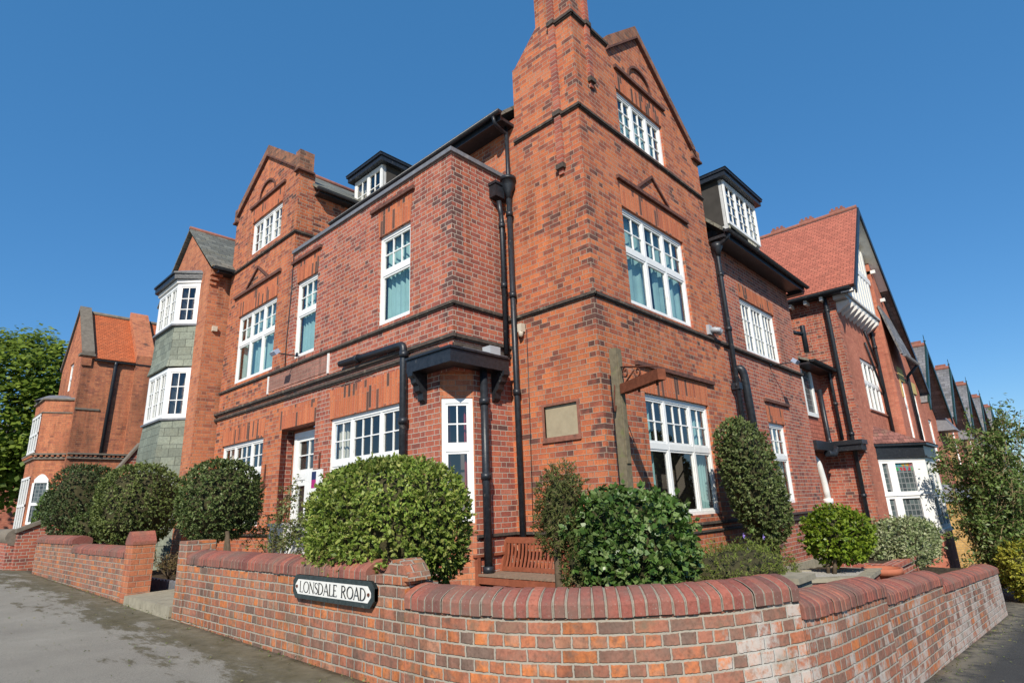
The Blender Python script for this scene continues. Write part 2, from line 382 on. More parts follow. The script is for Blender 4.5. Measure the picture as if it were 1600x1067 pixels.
M['leaf_gold'] = leaf_mat('leaf yellow shrub', L((.26, .28, .03), (.40, .38, .05), (.50, .45, .07), (.18, .24, .04)), .5, .3, .3)
M['leaf_tree'] = leaf_mat('leaf sycamore', L((.09, .14, .018), (.15, .215, .026), (.21, .285, .036), (.28, .35, .055)), .5, .25, .5)
M['leaf_rt'] = leaf_mat('leaf loose shrub', L((.07, .125, .028), (.115, .185, .042), (.165, .24, .06), (.24, .28, .10)), .45, .35, .3)
M['leaf_dry'] = leaf_mat('leaf dry', L((.16, .11, .05), (.22, .15, .07), (.10, .11, .03)), .7, .2, .2)

# ------------------------------------------------------------------ mesh builder
def V(*a): return Vector(a)

class MB:
    def __init__(self):
        self.v = []; self.f = []; self.uv = []; self.sm = []; self.cuts = []
    def cut(self):
        """what follows is a part of its own"""
        if self.f and (not self.cuts or self.cuts[-1] != len(self.f)): self.cuts.append(len(self.f))
    def face(self, pts, uvs=None, smooth=False):
        i = len(self.v)
        self.v += [tuple(p) for p in pts]
        self.f.append(tuple(range(i, i + len(pts))))
        self.sm.append(smooth)
        if uvs is None:
            a = Vector(pts[0]); n = Vector((0, 0, 0))
            for j in range(1, len(pts) - 1):
                n += (Vector(pts[j]) - a).cross(Vector(pts[j + 1]) - a)
            if n.length < 1e-12: n = Vector((0, 0, 1))
            n.normalize()
            if abs(n.z) > .97: t = Vector((1, 0, 0)); b = Vector((0, 1, 0))
            else:
                t = Vector((0, 0, 1)).cross(n); t.normalize(); b = n.cross(t)
                if b.z < 0: b = -b
            uvs = [(Vector(p).dot(t), Vector(p).dot(b)) for p in pts]
        self.uv += uvs
    def box(self, x0, x1, y0, y1, z0, z1):
        self.hexa([(x0, y0, z0), (x1, y0, z0), (x1, y1, z0), (x0, y1, z0), (x0, y0, z1), (x1, y0, z1), (x1, y1, z1), (x0, y1, z1)])
    def hexa(self, p):
        for q in ((0, 3, 2, 1), (4, 5, 6, 7), (0, 1, 5, 4), (1, 2, 6, 5), (2, 3, 7, 6), (3, 0, 4, 7)):
            self.face([p[i] for i in q])
    def prism(self, poly, d):
        """poly: list of 3-D points, extruded by vector d"""
        d = Vector(d); a = [Vector(p) for p in poly]; b = [p + d for p in a]
        self.face(a); self.face(b[::-1])
        n = len(a)
        for i in range(n):
            j = (i + 1) % n
            self.face([a[i], a[j], b[j], b[i]])
    def bar(self, a, b, w, h, up=(0, 0, 1)):
        a = Vector(a); b = Vector(b); d = (b - a).normalized(); up = Vector(up)
        s = d.cross(up)
        if s.length < 1e-4: s = d.cross(Vector((1, 0, 0)))
        s.normalize(); u = s.cross(d)
        p = []
        for q in (a, b):
            for i, j in ((-1, -1), (1, -1), (1, 1), (-1, 1)):
                p.append(q + s * (i * w / 2) + u * (j * h / 2))
        self.hexa(p)
    def tube(self, pts, r, seg=12, cap=True, r2=None):
        pts = [Vector(p) for p in pts]; n = len(pts); rings = []
        ref = None
        for i, p in enumerate(pts):
            d = (pts[min(i + 1, n - 1)] - pts[max(i - 1, 0)]).normalized()
            if ref is None:
                ref = Vector((0, 0, 1)) if abs(d.z) < .9 else Vector((1, 0, 0))
            s = d.cross(ref)
            if s.length < 1e-4: s = d.cross(Vector((0, 1, 0)))
            s.normalize(); u = s.cross(d); ref = u if False else ref
            rr = r if r2 is None else r + (r2 - r) * i / (n - 1)
            rings.append([p + s * (rr * math.cos(2 * math.pi * k / seg)) + u * (rr * math.sin(2 * math.pi * k / seg)) for k in range(seg)])
        for i in range(n - 1):
            for k in range(seg):
                k2 = (k + 1) % seg
                self.face([rings[i][k], rings[i][k2], rings[i + 1][k2], rings[i + 1][k]], smooth=True)
        if cap:
            self.face(rings[0][::-1]); self.face(rings[-1])
    def lathe(self, prof, c, seg=20):
        """prof: (r, z) pairs about a vertical axis at c"""
        c = Vector(c)
        ring = [[c + Vector((r * math.cos(2 * math.pi * k / seg), r * math.sin(2 * math.pi * k / seg), z)) for k in range(seg)] for r, z in prof]
        for i in range(len(prof) - 1):
            for k in range(seg):
                k2 = (k + 1) % seg
                self.face([ring[i][k], ring[i][k2], ring[i + 1][k2], ring[i + 1][k]], smooth=True)
    def build(self, name, mat, parent=None):
        ends = [c for c in self.cuts if c < len(self.f)] + [len(self.f)]
        if len(ends) > 1:
            res = []; f0 = 0
            for e in ends:
                m = MB()
                for q in range(f0, e):
                    i = self.f[q][0]; n = len(self.f[q]); j = len(m.v)
                    m.v += self.v[i:i + n]; m.uv += self.uv[i:i + n]; m.f.append(tuple(range(j, j + n))); m.sm.append(self.sm[q])
                res.append(m.build(name, mat, parent)); f0 = e
            return res[0]
        me = bpy.data.meshes.new(name)
        me.from_pydata(self.v, [], self.f)
        uvl = me.uv_layers.new(name='UVMap')
        uvl.data.foreach_set('uv', np.array(self.uv, dtype=np.float32).ravel())
        me.polygons.foreach_set('use_smooth', self.sm)
        # weld for smooth shading
        if any(self.sm):
            import bmesh
            bm = bmesh.new(); bm.from_mesh(me)
            bmesh.ops.remove_doubles(bm, verts=bm.verts, dist=1e-5)
            bm.to_mesh(me); bm.free()
        me.materials.append(mat if not isinstance(mat, str) else M[mat])
        o = bpy.data.objects.new(name, me); COL.objects.link(o)
        if parent is not None:
            o.parent = parent
            o.matrix_parent_inverse = parent.matrix_world.inverted()
        return o

def bend(pts, r=.06, n=5):
    """round the corners of a polyline"""
    pts = [Vector(p) for p in pts]; out = [pts[0]]
    for i in range(1, len(pts) - 1):
        a, b, c = pts[i - 1], pts[i], pts[i + 1]
        d1 = (a - b).normalized(); d2 = (c - b).normalized()
        rr = min(r, (a - b).length * .45, (c - b).length * .45)
        p0 = b + d1 * rr; p1 = b + d2 * rr
        for k in range(n + 1):
            t = k / n
            out.append(p0 * (1 - t) ** 2 + b * 2 * t * (1 - t) + p1 * t * t)
    out.append(pts[-1])
    return out

def tag(o, label=None, cat=None, group=None, kind=None):
    if label: o['label'] = label
    if cat: o['category'] = cat
    if group: o['group'] = group
    if kind: o['kind'] = kind
    return o

def empty(name, loc, label=None, cat=None, group=None):
    o = bpy.data.objects.new(name, None); COL.objects.link(o)
    o.location = loc; o.empty_display_size = .2
    o.matrix_world = Matrix.Translation(loc)
    return tag(o, label, cat, group)

class Plane:
    """wall plane: origin, horizontal direction u, outward normal n, z up"""
    def __init__(self, o, u, n):
        self.o = Vector(o); self.u = Vector(u).normalized(); self.n = Vector(n).normalized()
    def p(self, u, z, w=0.0):
        q = self.o + self.u * u + self.n * w
        return Vector((q.x, q.y, q.z + z))
    def box(self, mb, u0, u1, z0, z1, w0, w1):
        mb.hexa([self.p(u0, z0, w0), self.p(u1, z0, w0), self.p(u1, z0, w1), self.p(u0, z0, w1),
                 self.p(u0, z1, w0), self.p(u1, z1, w0), self.p(u1, z1, w1), self.p(u0, z1, w1)])

def wall(mb, pl, prof, z0, holes=(), depth=.11, swap=False):
    """wall sheet below the profile [(u, ztop), ...] with rectangular openings and their reveals"""
    us = sorted(set([round(p[0], 4) for p in prof] + [round(h[0], 4) for h in holes] + [round(h[1], 4) for h in holes]))
    us = [u for u in us if prof[0][0] - 1e-6 <= u <= prof[-1][0] + 1e-6]
    def top(u, side):
        for i in range(len(prof) - 1):
            a, b = prof[i], prof[i + 1]
            if b[0] - a[0] < 1e-6: continue
            if (side > 0 and a[0] - 1e-6 <= u < b[0] - 1e-6) or (side < 0 and a[0] + 1e-6 < u <= b[0] + 1e-6):
                return a[1] + (b[1] - a[1]) * (u - a[0]) / (b[0] - a[0])
        return prof[-1][1]
    for a, b in zip(us[:-1], us[1:]):
        m = (a + b) / 2
        hs = sorted([h for h in holes if h[0] - 1e-6 < m < h[1] + 1e-6], key=lambda h: h[2])
        z = z0
        for h in hs:
            if h[2] > z + 1e-4:
                mb.face([pl.p(a, z), pl.p(b, z), pl.p(b, h[2]), pl.p(a, h[2])])
            z = h[3]
        mb.face([pl.p(a, z), pl.p(b, z), pl.p(b, top(b, -1)), pl.p(a, top(a, 1))])
    for h in holes:
        d = h[4] if len(h) > 4 else depth
        if d <= 0: continue
        a, b, c, e = h[:4]
        mb.face([pl.p(a, c), pl.p(a, e), pl.p(a, e, -d), pl.p(a, c, -d)])
        mb.face([pl.p(b, c), pl.p(b, e), pl.p(b, e, -d), pl.p(b, c, -d)])
        mb.face([pl.p(a, e), pl.p(b, e), pl.p(b, e, -d), pl.p(a, e, -d)])
        mb.face([pl.p(a, c), pl.p(b, c), pl.p(b, c, -d), pl.p(a, c, -d)])

def window(parent, pl, u0, u1, z0, z1, cols, top=None, rows=2, nbars_bottom=None, curtain='teal', cw=.5, w=-.05,
           name='window', sill=None, glass='glass', room='dark', deep=.9, jitter=0, fr=.062):
    """casement window. cols: [(relative width, panes across)], top: height share of the top lights"""
    mb = MB(); D = .06
    pl.box(mb, u0, u1, z0, z0 + fr, w - D, w); pl.box(mb, u0, u1, z1 - fr * 1.25, z1, w - D, w)
    pl.box(mb, u0, u0 + fr, z0 + fr, z1 - fr * 1.25, w - D, w); pl.box(mb, u1 - fr, u1, z0 + fr, z1 - fr * 1.25, w - D, w)
    a0, a1, b0, b1 = u0 + fr, u1 - fr, z0 + fr, z1 - fr * 1.25
    tot = sum(c[0] for c in cols); mw = .055
    W = (a1 - a0) - mw * (len(cols) - 1)
    zt = b1 - (b1 - b0) * top if top else None
    x = a0
    for i, (cwid, nc) in enumerate(cols):
        x1 = x + W * cwid / tot
        if i: pl.box(mb, x - mw, x, b0, b1, w - D + .004, w - .004)
        cells = [(b0, b1, nc, rows)] if not top else [(zt + .05, b1, nc, rows), (b0, zt - .05, 1 if not nbars_bottom else nbars_bottom[0], 1 if not nbars_bottom else nbars_bottom[1])]
        if top: pl.box(mb, x, x1, zt - .05, zt + .05, w - D + .004, w - .002)
        for c0, c1, n_, m_ in cells:
            s = .036                                       # the opening sash, set a little back
            pl.box(mb, x, x1, c0, c0 + s, w - D + .008, w - .014); pl.box(mb, x, x1, c1 - s, c1, w - D + .008, w - .014)
            pl.box(mb, x, x + s, c0 + s, c1 - s, w - D + .008, w - .014); pl.box(mb, x1 - s, x1, c0 + s, c1 - s, w - D + .008, w - .014)
            for k in range(1, n_):
                xx = x + s + (x1 - x - 2 * s) * k / n_
                pl.box(mb, xx - .011, xx + .011, c0 + s, c1 - s, w - D + .012, w - .022)
            for k in range(1, m_):
                zz = c0 + s + (c1 - c0 - 2 * s) * k / m_
                xs = [x + s + (x1 - x - 2 * s) * q / n_ for q in range(n_ + 1)]
                for q in range(n_):
                    pl.box(mb, xs[q] + (.011 if q else 0), xs[q + 1] - (.011 if q < n_ - 1 else 0), zz - .011, zz + .011, w - D + .013, w - .023)
        x = x1 + mw
    win = mb.build(name, 'white', parent)
    g = MB(); gw = w - .042
    qd = [pl.p(u0 + .02, z0 + .02, gw), pl.p(u1 - .02, z0 + .02, gw), pl.p(u1 - .02, z1 - .02, gw), pl.p(u0 + .02, z1 - .02, gw)]
    if (qd[1] - qd[0]).cross(qd[2] - qd[0]).dot(pl.n) < 0: qd = qd[::-1]
    g.face(qd)
    g.build('pane', glass, win)
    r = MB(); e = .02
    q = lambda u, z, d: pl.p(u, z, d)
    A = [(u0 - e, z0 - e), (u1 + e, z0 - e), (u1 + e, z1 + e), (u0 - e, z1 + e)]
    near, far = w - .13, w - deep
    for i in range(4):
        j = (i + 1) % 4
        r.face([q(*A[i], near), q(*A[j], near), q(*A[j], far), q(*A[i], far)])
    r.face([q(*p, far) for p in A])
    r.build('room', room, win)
    if curtain:
        rng = random.Random(int(u0 * 997 + z0 * 131))
        for side in (0, 1):
            c = MB(); n = 26; wid = (u1 - u0) * cw * (1 if side == 0 else .94)
            for i in range(n):
                def pt(i_, z):
                    t = i_ / n
                    u = u0 + .03 + wid * t if side == 0 else u1 - .03 - wid * t
                    ph = t * 21 + side * 1.7
                    return pl.p(u, z, w - .17 + .028 * math.sin(ph) + .012 * math.sin(ph * 2.3 + 1))
                hem = z0 + .01
                c.face([pt(i, hem), pt(i + 1, hem), pt(i + 1, z1 - .04), pt(i, z1 - .04)], smooth=True)
            c.build('curtain', curtain, win)
    if sill:
        s = MB(); pl.box(s, u0 - .03, u1 + .03, z0 - .05, z0, w - .06, .045); s.build('sill', sill, win)
    return win

def band(mb, pl, u0, u1, z, h=.05, proud=.05, e0=0, e1=0):
    h *= .66
    """moulded string course: a square fillet over a smaller one"""
    pl.box(mb, u0 - e0 * proud, u1 + e1 * proud, z - h * .5, z + h * .5, -.02, proud)
    pl.box(mb, u0 - e0 * proud * .55, u1 + e1 * proud * .55, z - h, z - h * .5, -.02, proud * .55)

def soldier(mb, pl, u0, u1, z0, z1, splay=.06, proud=.004):
    """flat arch of bricks on end"""
    pts = [(u0, z0), (u1, z0), (u1 + splay, z1), (u0 - splay, z1)]
    mb.face([pl.p(u, z, proud) for u, z in pts], uvs=[(z, u) for u, z in pts])
    mb.face([pl.p(u0, z0, proud), pl.p(u1, z0, proud), pl.p(u1, z0, 0), pl.p(u0, z0, 0)])

# =================================================================== the corner house
XE = -1.28; YE = 1.82
LF = Plane((XE, 0, 0), (0, 1, 0), (-1, 0, 0))      # front to the left street
TL = Plane((0, 0, 0), (0, 1, 0), (-1, 0, 0))       # left face of the chimney gable
RF = Plane((0, 0, 0), (1, 0, 0), (0, -1, 0))       # right front
ES = Plane((0, YE, 0), (1, 0, 0), (0, -1, 0))      # side of the flat roofed block
house = empty('brick_house', (2, 3, 0), 'tall red brick corner house with two gables, white casement windows and black drainpipes', 'house')

# --- flat roofed block and left gable bay
mb = MB()
BAYL, BAYR = 11.2, 7.47
gable_l = [(YE, 7.40), (BAYR, 7.40), (BAYR, 9.72), (9.33, 11.0), (BAYL, 9.72)]
holes = [(YE, 2.15, -.4, 3.56, 0), (2.95, 3.93, 4.76, 6.55), (6.26, 7.20, 4.80, 6.60), (3.11, 5.46, 1.25, 3.25), (6.03, 7.62, .3, 3.29, .34)]
wall(mb, LF, [(YE, 7.40), (BAYR, 7.40)], -.4, holes)
mb.build('wall', 'brick_ext', house)
mb = MB()
wall(mb, LF, [(BAYR, 9.72), (9.33, 11.0), (BAYL, 9.72)], -.4, [(8.20, 10.42, 4.77, 6.60), (8.29, 10.05, 8.22, 9.2), (8.35, 10.70, 1.30, 3.23)])
SR = Plane((0, BAYR, 0), (1, 0, 0), (0, -1, 0))
wall(mb, SR, [(XE, 9.72), (XE + .42, 9.72), (XE + .42, 9.35), (.9, 9.35)], 7.3)
mb.face([V(XE, BAYL, 0), V(.9, BAYL, 0), V(.9, BAYL, 9.7), V(XE, BAYL, 9.7)])
mb.build('wall', 'brick', house)
mb = MB()
wall(mb, ES, [(XE, 7.40), (0, 7.40)], -.4, [(XE, -.87, -.4, 3.56, 0)])
mb.build('wall', 'brick_ext', house)
# splayed corner with its window under the hood
ca, cb = V(XE, 2.15, 0), V(-.87, YE, 0)
cl = (cb - ca).length; cu = (cb - ca).normalized()
CH = Plane(ca, cu, (cu.y, -cu.x, 0) if (cu.y * -1 + -cu.x * -1) > 0 else (-cu.y, cu.x, 0))
mb = MB()
wall(mb, CH, [(0, 3.56), (cl, 3.56)], -.4, [(.02, cl - .02, 1.28, 3.16, .04)])
mb.face([V(XE, 2.15, 3.56), V(-.87, YE, 3.56), V(XE, YE, 3.56)])
mb.build('wall', 'brick_or', house)
window(house, CH, .02, cl - .02, 1.28, 3.16, [(1, 2)], .40, 2, curtain='redc', cw=.22, w=-.015, room='room')

# --- chimney gable (left face, right face)
mb = MB()
wall(mb, TL, [(0, 13.2), (.82, 13.2), (.82, 10.2), (1.40, 9.62), (1.46, 9.62), (1.46, 8.55), (YE + .2, 8.55)], -.4, [(.47, 1.12, 2.50, 2.99, .05)])
mb.face([V(.55, 0, 9.5), V(.55, .82, 9.5), V(.55, .82, 13.2), V(.55, 0, 13.2)])
mb.face([V(0, .82, 10.2), V(.55, .82, 10.2), V(.55, .82, 13.2), V(0, .82, 13.2)])
mb.face([V(0, .82, 10.2), V(.55, .82, 10.2), V(.55, 1.40, 9.62), V(0, 1.40, 9.62)])
mb.face([V(0, 1.46, 8.4), V(.55, 1.46, 8.4), V(.55, 1.46, 9.62), V(0, 1.46, 9.62)])
mb.face([V(0, 0, 13.2), V(.55, 0, 13.2), V(.55, .82, 13.2), V(0, .82, 13.2)])
wall(mb, RF, [(0, 13.2), (.55, 13.2), (.55, 9.93), (1.12, 9.93), (2.3, 10.98), (4.65, 8.98)], -.5,
     [(1.32, 3.05, 8.12, 9.12), (1.09, 3.35, 4.70, 6.53), (1.22, 3.52, 1.23, 3.19)])
mb.face([V(4.65, 0, 6.2), V(4.65, 3.5, 6.2), V(4.65, 3.5, 8.98), V(4.65, 0, 8.98)])
mb.build('wall', 'brick', house)
# --- the range behind the flat roof, seen under its eaves, and the right hand range
mb = MB()
TL2 = Plane((.012, 0, 0), (0, 1, 0), (-1, 0, 0))
wall(mb, TL2, [(1.5, 8.45), (BAYR, 8.45)], 7.2)
mb.build('wall', 'brick', house)
mb = MB()
RF2 = Plane((0, .03, 0), (1, 0, 0), (0, -1, 0))
wall(mb, RF2, [(4.65, 7.05), (9.66, 7.05)], -.6, [(6.02, 8.25, 4.70, 6.02, .09), (6.64, 7.70, 1.32, 3.12, .09)])
mb.face([V(9.66, .03, -.6), V(9.66, 6, -.6), V(9.66, 6, 7.05), V(9.66, .03, 7.05)])
mb.face([V(9.66, .03, 7.05), V(9.66, 6, 7.05), V(9.66, 3, 10.2)])
mb.build('wall', 'brick_rt', house)
RB = RF2

# --- left wing with the hanging bay
WX = -1.80; WY0, WY1 = 11.32, 15.2; WZ = 8.15
WF = Plane((WX, 0, 0), (0, 1, 0), (-1, 0, 0))
mb = MB()
wall(mb, WF, [(WY0, WZ), (13.24, 9.82), (WY1, WZ)], -.4)
WS = Plane((0, WY0, 0), (1, 0, 0), (0, -1, 0))
wall(mb, WS, [(WX, WZ), (1.5, WZ)], -.4)
mb.face([V(WX, WY1, -.4), V(2, WY1, -.4), V(2, WY1, WZ), V(WX, WY1, WZ)])
for i in range(3):                                            # stepped corbel under the eaves
    mb.box(WX - .004, WX + .28 - .06 * i, WY0 - .16 + .05 * i, WY0, WZ - .22 - .13 * i, WZ - .14 - .13 * i)
mb.build('wall', 'brick_or', house)

mb = MB(); RB.box(mb, 5.2, 9.74, -.16, .06, -.02, .07); mb.build('plinth', 'stone', house)
# --- windows
T3 = [(1, 2), (1, 2), (1, 2)]; G3 = [(.8, 2), (1.15, 3), (.8, 2)]
window(house, LF, 2.95, 3.93, 4.76, 6.55, [(1, 3)], .42, 2, cw=.52)
window(house, LF, 6.26, 7.20, 4.80, 6.60, [(1, 3)], .42, 2, cw=.5)
window(house, LF, 8.20, 10.42, 4.77, 6.60, T3, .42, 2, cw=.5)
window(house, LF, 8.29, 10.05, 8.22, 9.2, T3, None, 3, cw=.5, curtain='cream')
window(house, LF, 8.35, 10.70, 1.30, 3.23, G3, .36, 2, cw=.16, curtain='cream')
window(house, LF, 3.11, 5.46, 1.25, 3.25, G3, .42, 2, cw=.14, curtain='cream', room='room')
window(house, RF, 1.32, 3.05, 8.12, 9.12, T3, None, 3, cw=.46)
window(house, RF, 1.09, 3.35, 4.70, 6.53, T3, .43, 2, cw=.47)
window(house, RF, 1.22, 3.52, 1.23, 3.19, G3, .42, 2, cw=.17, room='room')
window(house, RB, 6.02, 8.25, 4.70, 6.02, [(1, 3), (1, 3), (1, 3)], None, 3, curtain='cream', cw=.5)
window(house, RB, 6.64, 7.70, 1.32, 3.12, [(1, 3)], .42, 2, curtain='cream', cw=.3)
# door in its recess
DP = Plane((XE + .32, 0, 0), (0, 1, 0), (-1, 0, 0))
mb = MB()
DP.box(mb, 6.10, 7.60, .35, 3.28, -.06, -.02)
mb.build('porch_back', 'brick_or', house)
mb = MB()
d0, d1 = 6.16, 7.36
DP.box(mb, d0, d0 + .09, .5, 3.2, -.02, .07); DP.box(mb, d1 - .09, d1, .5, 3.2, -.02, .07); DP.box(mb, d0 + .09, d1 - .09, 3.08, 3.2, -.02, .07)
DP.box(mb, d0 + .09, d1 - .09, 2.20, 2.33, -.02, .065)
for a, b, c, e in ((d0 + .09, d0 + .19, 2.33, 3.08), (d1 - .19, d1 - .09, 2.33, 3.08), (d0 + .19, d1 - .19, 2.33, 2.41), (d0 + .19, d1 - .19, 3.0, 3.08),
                   (d0 + .09, d0 + .21, .5, 2.2), (d1 - .21, d1 - .09, .5, 2.2), (d0 + .21, d1 - .21, 2.08, 2.2), (d0 + .21, d1 - .21, .5, .95)):
    DP.box(mb, a, b, c, e, -.015, .05)
m = (d0 + d1) / 2
DP.box(mb, m - .013, m + .013, 2.41, 3.0, .0, .04); DP.box(mb, d0 + .19, m - .013, 2.69, 2.715, .0, .039); DP.box(mb, m + .013, d1 - .19, 2.69, 2.715, .0, .039)
door = mb.build('door', 'white', house)
mb = MB(); mb.face([DP.p(d0 + .1, .6, .02), DP.p(d1 - .1, .6, .02), DP.p(d1 - .1, 3.1, .02), DP.p(d0 + .1, 3.1, .02)]); mb.build('pane', 'glass', door)
mb = MB(); DP.box(mb, d0 + .1, d1 - .1, .6, 3.1, -.019, .0); mb.build('door_backing', 'dark', door)  # dark panel close behind the door glass
mb = MB(); mb.tube([DP.p(d0 + .15, 1.5, .05), DP.p(d0 + .15, 1.5, .12), DP.p(d0 + .27, 1.5, .12)], .012, 8); mb.build('handle', 'greyplastic', door)

# --- flat brick arches over openings
for a, b, z, t in ((2.95, 3.93, 6.55, 7.08), (6.26, 7.2, 6.6, 7.08), (8.2, 10.42, 6.6, 7.10), (8.29, 10.05, 9.2, 9.60), (8.35, 10.7, 3.23, 3.66), (3.11, 5.46, 3.25, 3.82), (6.03, 7.62, 3.29, 3.76)):
    sol = MB(); soldier(sol, LF, a, b, z, t); sol.build('brick_arch', 'soldier', house)
for a, b, z, t in ((1.32, 3.05, 9.12, 9.52), (1.09, 3.35, 6.53, 6.98), (1.22, 3.52, 3.19, 3.58)):
    sol = MB(); soldier(sol, RF, a, b, z, t); sol.build('brick_arch', 'soldier', house)
for a, b, z, t in ((6.02, 8.25, 6.02, 6.36), (6.64, 7.70, 3.12, 3.5)):
    sol = MB(); soldier(sol, RB, a, b, z, t); sol.build('brick_arch', 'soldier', house)

# --- string courses and hood moulds
mb = MB()
band(mb, LF, YE, BAYL + .15, 4.11, .085, .06, 1, 0); mb.cut(); band(mb, LF, 2.2, BAYL + .15, 3.97, .085, .045, 1, 0)
mb.cut(); band(mb, LF, YE, BAYL, 4.66, .07, .045, 1, 0)
mb.cut(); band(mb, ES, XE, 0, 4.11, .085, .06, 0, 0); mb.cut(); band(mb, ES, XE, 0, 4.66, .07, .045, 0, 0); mb.cut(); band(mb, ES, XE, 0, 3.97, .085, .045, 0, 0)
mb.cut(); band(mb, TL, 0, YE, 4.61, .07, .05, 1, 0); band(mb, RF, 0, 9.62, 4.61, .07, .05, 0, 0)
mb.cut(); band(mb, TL, 0, 1.47, 8.02, .07, .05, 1, 0); band(mb, RF, 0, 4.65, 8.02, .07, .05, 0, 0)
mb.cut(); band(mb, TL, 0, .5, 9.97, .08, .05, 1, 0); band(mb, RF, 0, 1.12, 9.97, .08, .05, 0, 0)
mb.cut(); band(mb, LF, BAYR, BAYL, 8.02, .07, .05, 1, 0); band(mb, SR, XE, -.3, 8.02, .07, .05, 0, 0)
mb.cut(); band(mb, TL, 0, YE, 1.09, .06, .05, 1, 0); band(mb, RF, 0, 9.62, 1.09, .06, .05, 0, 0); mb.cut(); band(mb, ES, -.87, 0, 1.09, .06, .05, 0, 0)
mb.cut(); band(mb, LF, 2.15, BAYL, 1.12, .06, .05)
mb.cut(); band(mb, RF, 0, 9.62, .96, .05, .035, 0, 0); band(mb, TL, 0, YE, .96, .05, .035, 1, 0)
mb.build('string_course', 'band', house)
def mould(pl, a, b, z, h=.07, pr=.06):
    mb = MB(); pl.box(mb, a, b, z - h / 2, z + h / 2, -.02, pr); mb.build('hood_mould', 'bandred', house)
for a, b, z in ((2.82, 4.2, 7.16), (6.12, 7.46, 7.15), (8.05, 10.75, 7.2), (8.16, 10.2, 9.68)): mould(LF, a, b, z)
for a, b, z in ((1.3, 3.21, 9.60), (1.0, 3.64, 7.06), (1.0, 3.84, 3.65)): mould(RF, a, b, z)
mould(RB, 6.57, 8.15, 3.62)
def rake(pl, pts, h=.06, pr=.045):
    mb = MB()
    for (a, za), (b, zb) in zip(pts[:-1], pts[1:]):
        mb.prism([pl.p(a, za, -.02), pl.p(b, zb, -.02), pl.p(b, zb + h, -.02), pl.p(a, za + h, -.02)], pl.n * (pr + .02))
    mb.build('hood_arch' if len(pts) > 3 else 'hood_pediment', 'bandred', house)
rake(RF, [(1.69, 7.10), (2.28, 7.55), (2.87, 7.10)])
rake(LF, [(8.76, 7.24), (9.39, 7.68), (10.03, 7.24)])
for pl, c, z, r_ in ((RF, 2.23, 9.64, .42), (LF, 9.2, 9.72, .44)):
    arc = [(c + r_ * math.cos(math.pi * i / 12), z + r_ * .9 * math.sin(math.pi * i / 12)) for i in range(13)]
    rake(pl, arc, .06, .05)

# --- gable copings
mb = MB()
def gable_cope(pl, pts, th=.30, dep=.36, pr=.05):
    for (a, za), (b, zb) in zip(pts[:-1], pts[1:]):
        mb.prism([pl.p(a, za, pr), pl.p(b, zb, pr), pl.p(b, zb + th, pr), pl.p(a, za + th, pr)], pl.n * (-dep))
gable_cope(RF, [(1.10, 9.90), (2.3, 10.94), (4.55, 9.02)], .27)
RF.box(mb, 4.36, 4.72, 8.98, 9.22, -.3, .05)
mb.cut(); gable_cope(LF, [(7.62, 9.85), (9.33, 11.0), (11.06, 9.82)], .30)
LF.box(mb, 7.40, 7.62, 9.70, 10.22, -.33, .05); LF.box(mb, 11.06, 11.26, 9.66, 10.05, -.33, .05)
mb.build('gable_coping', 'brick_cope', house)
mb = MB()
def lip(pl, pts, h=.05):
    for (a, za), (b, zb) in zip(pts[:-1], pts[1:]):
        mb.prism([pl.p(a, za - h, 0), pl.p(b, zb - h, 0), pl.p(b, zb, 0), pl.p(a, za, 0)], pl.n * .075)
lip(RF, [(1.08, 9.89), (2.3, 10.94), (4.6, 8.98)]); mb.cut(); lip(LF, [(7.6, 9.84), (9.33, 11.0), (11.08, 9.81)])
mb.cut(); RF.box(mb, 4.33, 4.75, 8.93, 8.98, -.3, .08); mb.cut(); LF.box(mb, 7.37, 7.62, 9.65, 9.70, -.36, .08); mb.cut(); LF.box(mb, 11.05, 11.29, 9.61, 9.66, -.36, .08)
mb.build('coping_lip', 'bandred', house)
# --- chimney strips
mb = MB()
TL.box(mb, .36, .49, 6.98, 13.2, -.01, .055); mb.cut(); RF.box(mb, .38, .50, 8.72, 13.2, -.01, .055)
mb.cut(); TL.box(mb, .38, .47, 6.86, 6.98, -.01, .04); mb.cut(); RF.box(mb, .40, .48, 8.60, 8.72, -.01, .04)
mb.build('chimney_strip', 'strip', house)
mb = MB()
for z in (7.0, 8.05, 9.98): mb.cut(); TL.box(mb, .345, .505, z - .04, z + .05, -.01, .085)
for z in (8.74, 9.98): mb.cut(); RF.box(mb, .365, .515, z - .04, z + .05, -.01, .085)
mb.build('strip_cap', 'band', house)
# --- blank plaque
mb = MB(); TL.box(mb, .465, 1.125, 2.49, 3.0, -.06, -.03); pq = mb.build('plaque', 'plaque', house)
mb = MB()
TL.box(mb, .425, .47, 2.46, 3.03, -.05, .012); TL.box(mb, 1.12, 1.165, 2.46, 3.03, -.05, .012); TL.box(mb, .47, 1.12, 2.99, 3.03, -.05, .012); TL.box(mb, .42, 1.17, 2.42, 2.46, -.05, .03); TL.box(mb, .47, 1.12, 2.46, 2.50, -.05, .012)
M['frame'] = plain('rubbed brick', (.25, .105, .072), .85, .3, 14, .2, .4, c2=(.12, .07, .05)); mb.build('plaque_frame', 'frame', pq)
# --- bare panel between the floors
mb = MB(); LF.box(mb, 5.63, 8.26, 4.23, 4.58, -.02, .012); pn = mb.build('bare_panel', 'panelpink', house)
mb = MB(); LF.box(mb, 5.58, 5.63, 4.19, 4.6, -.02, .03); mb.cut(); LF.box(mb, 8.26, 8.31, 4.19, 4.6, -.02, .03); mb.build('panel_edge', 'whiteold', pn)
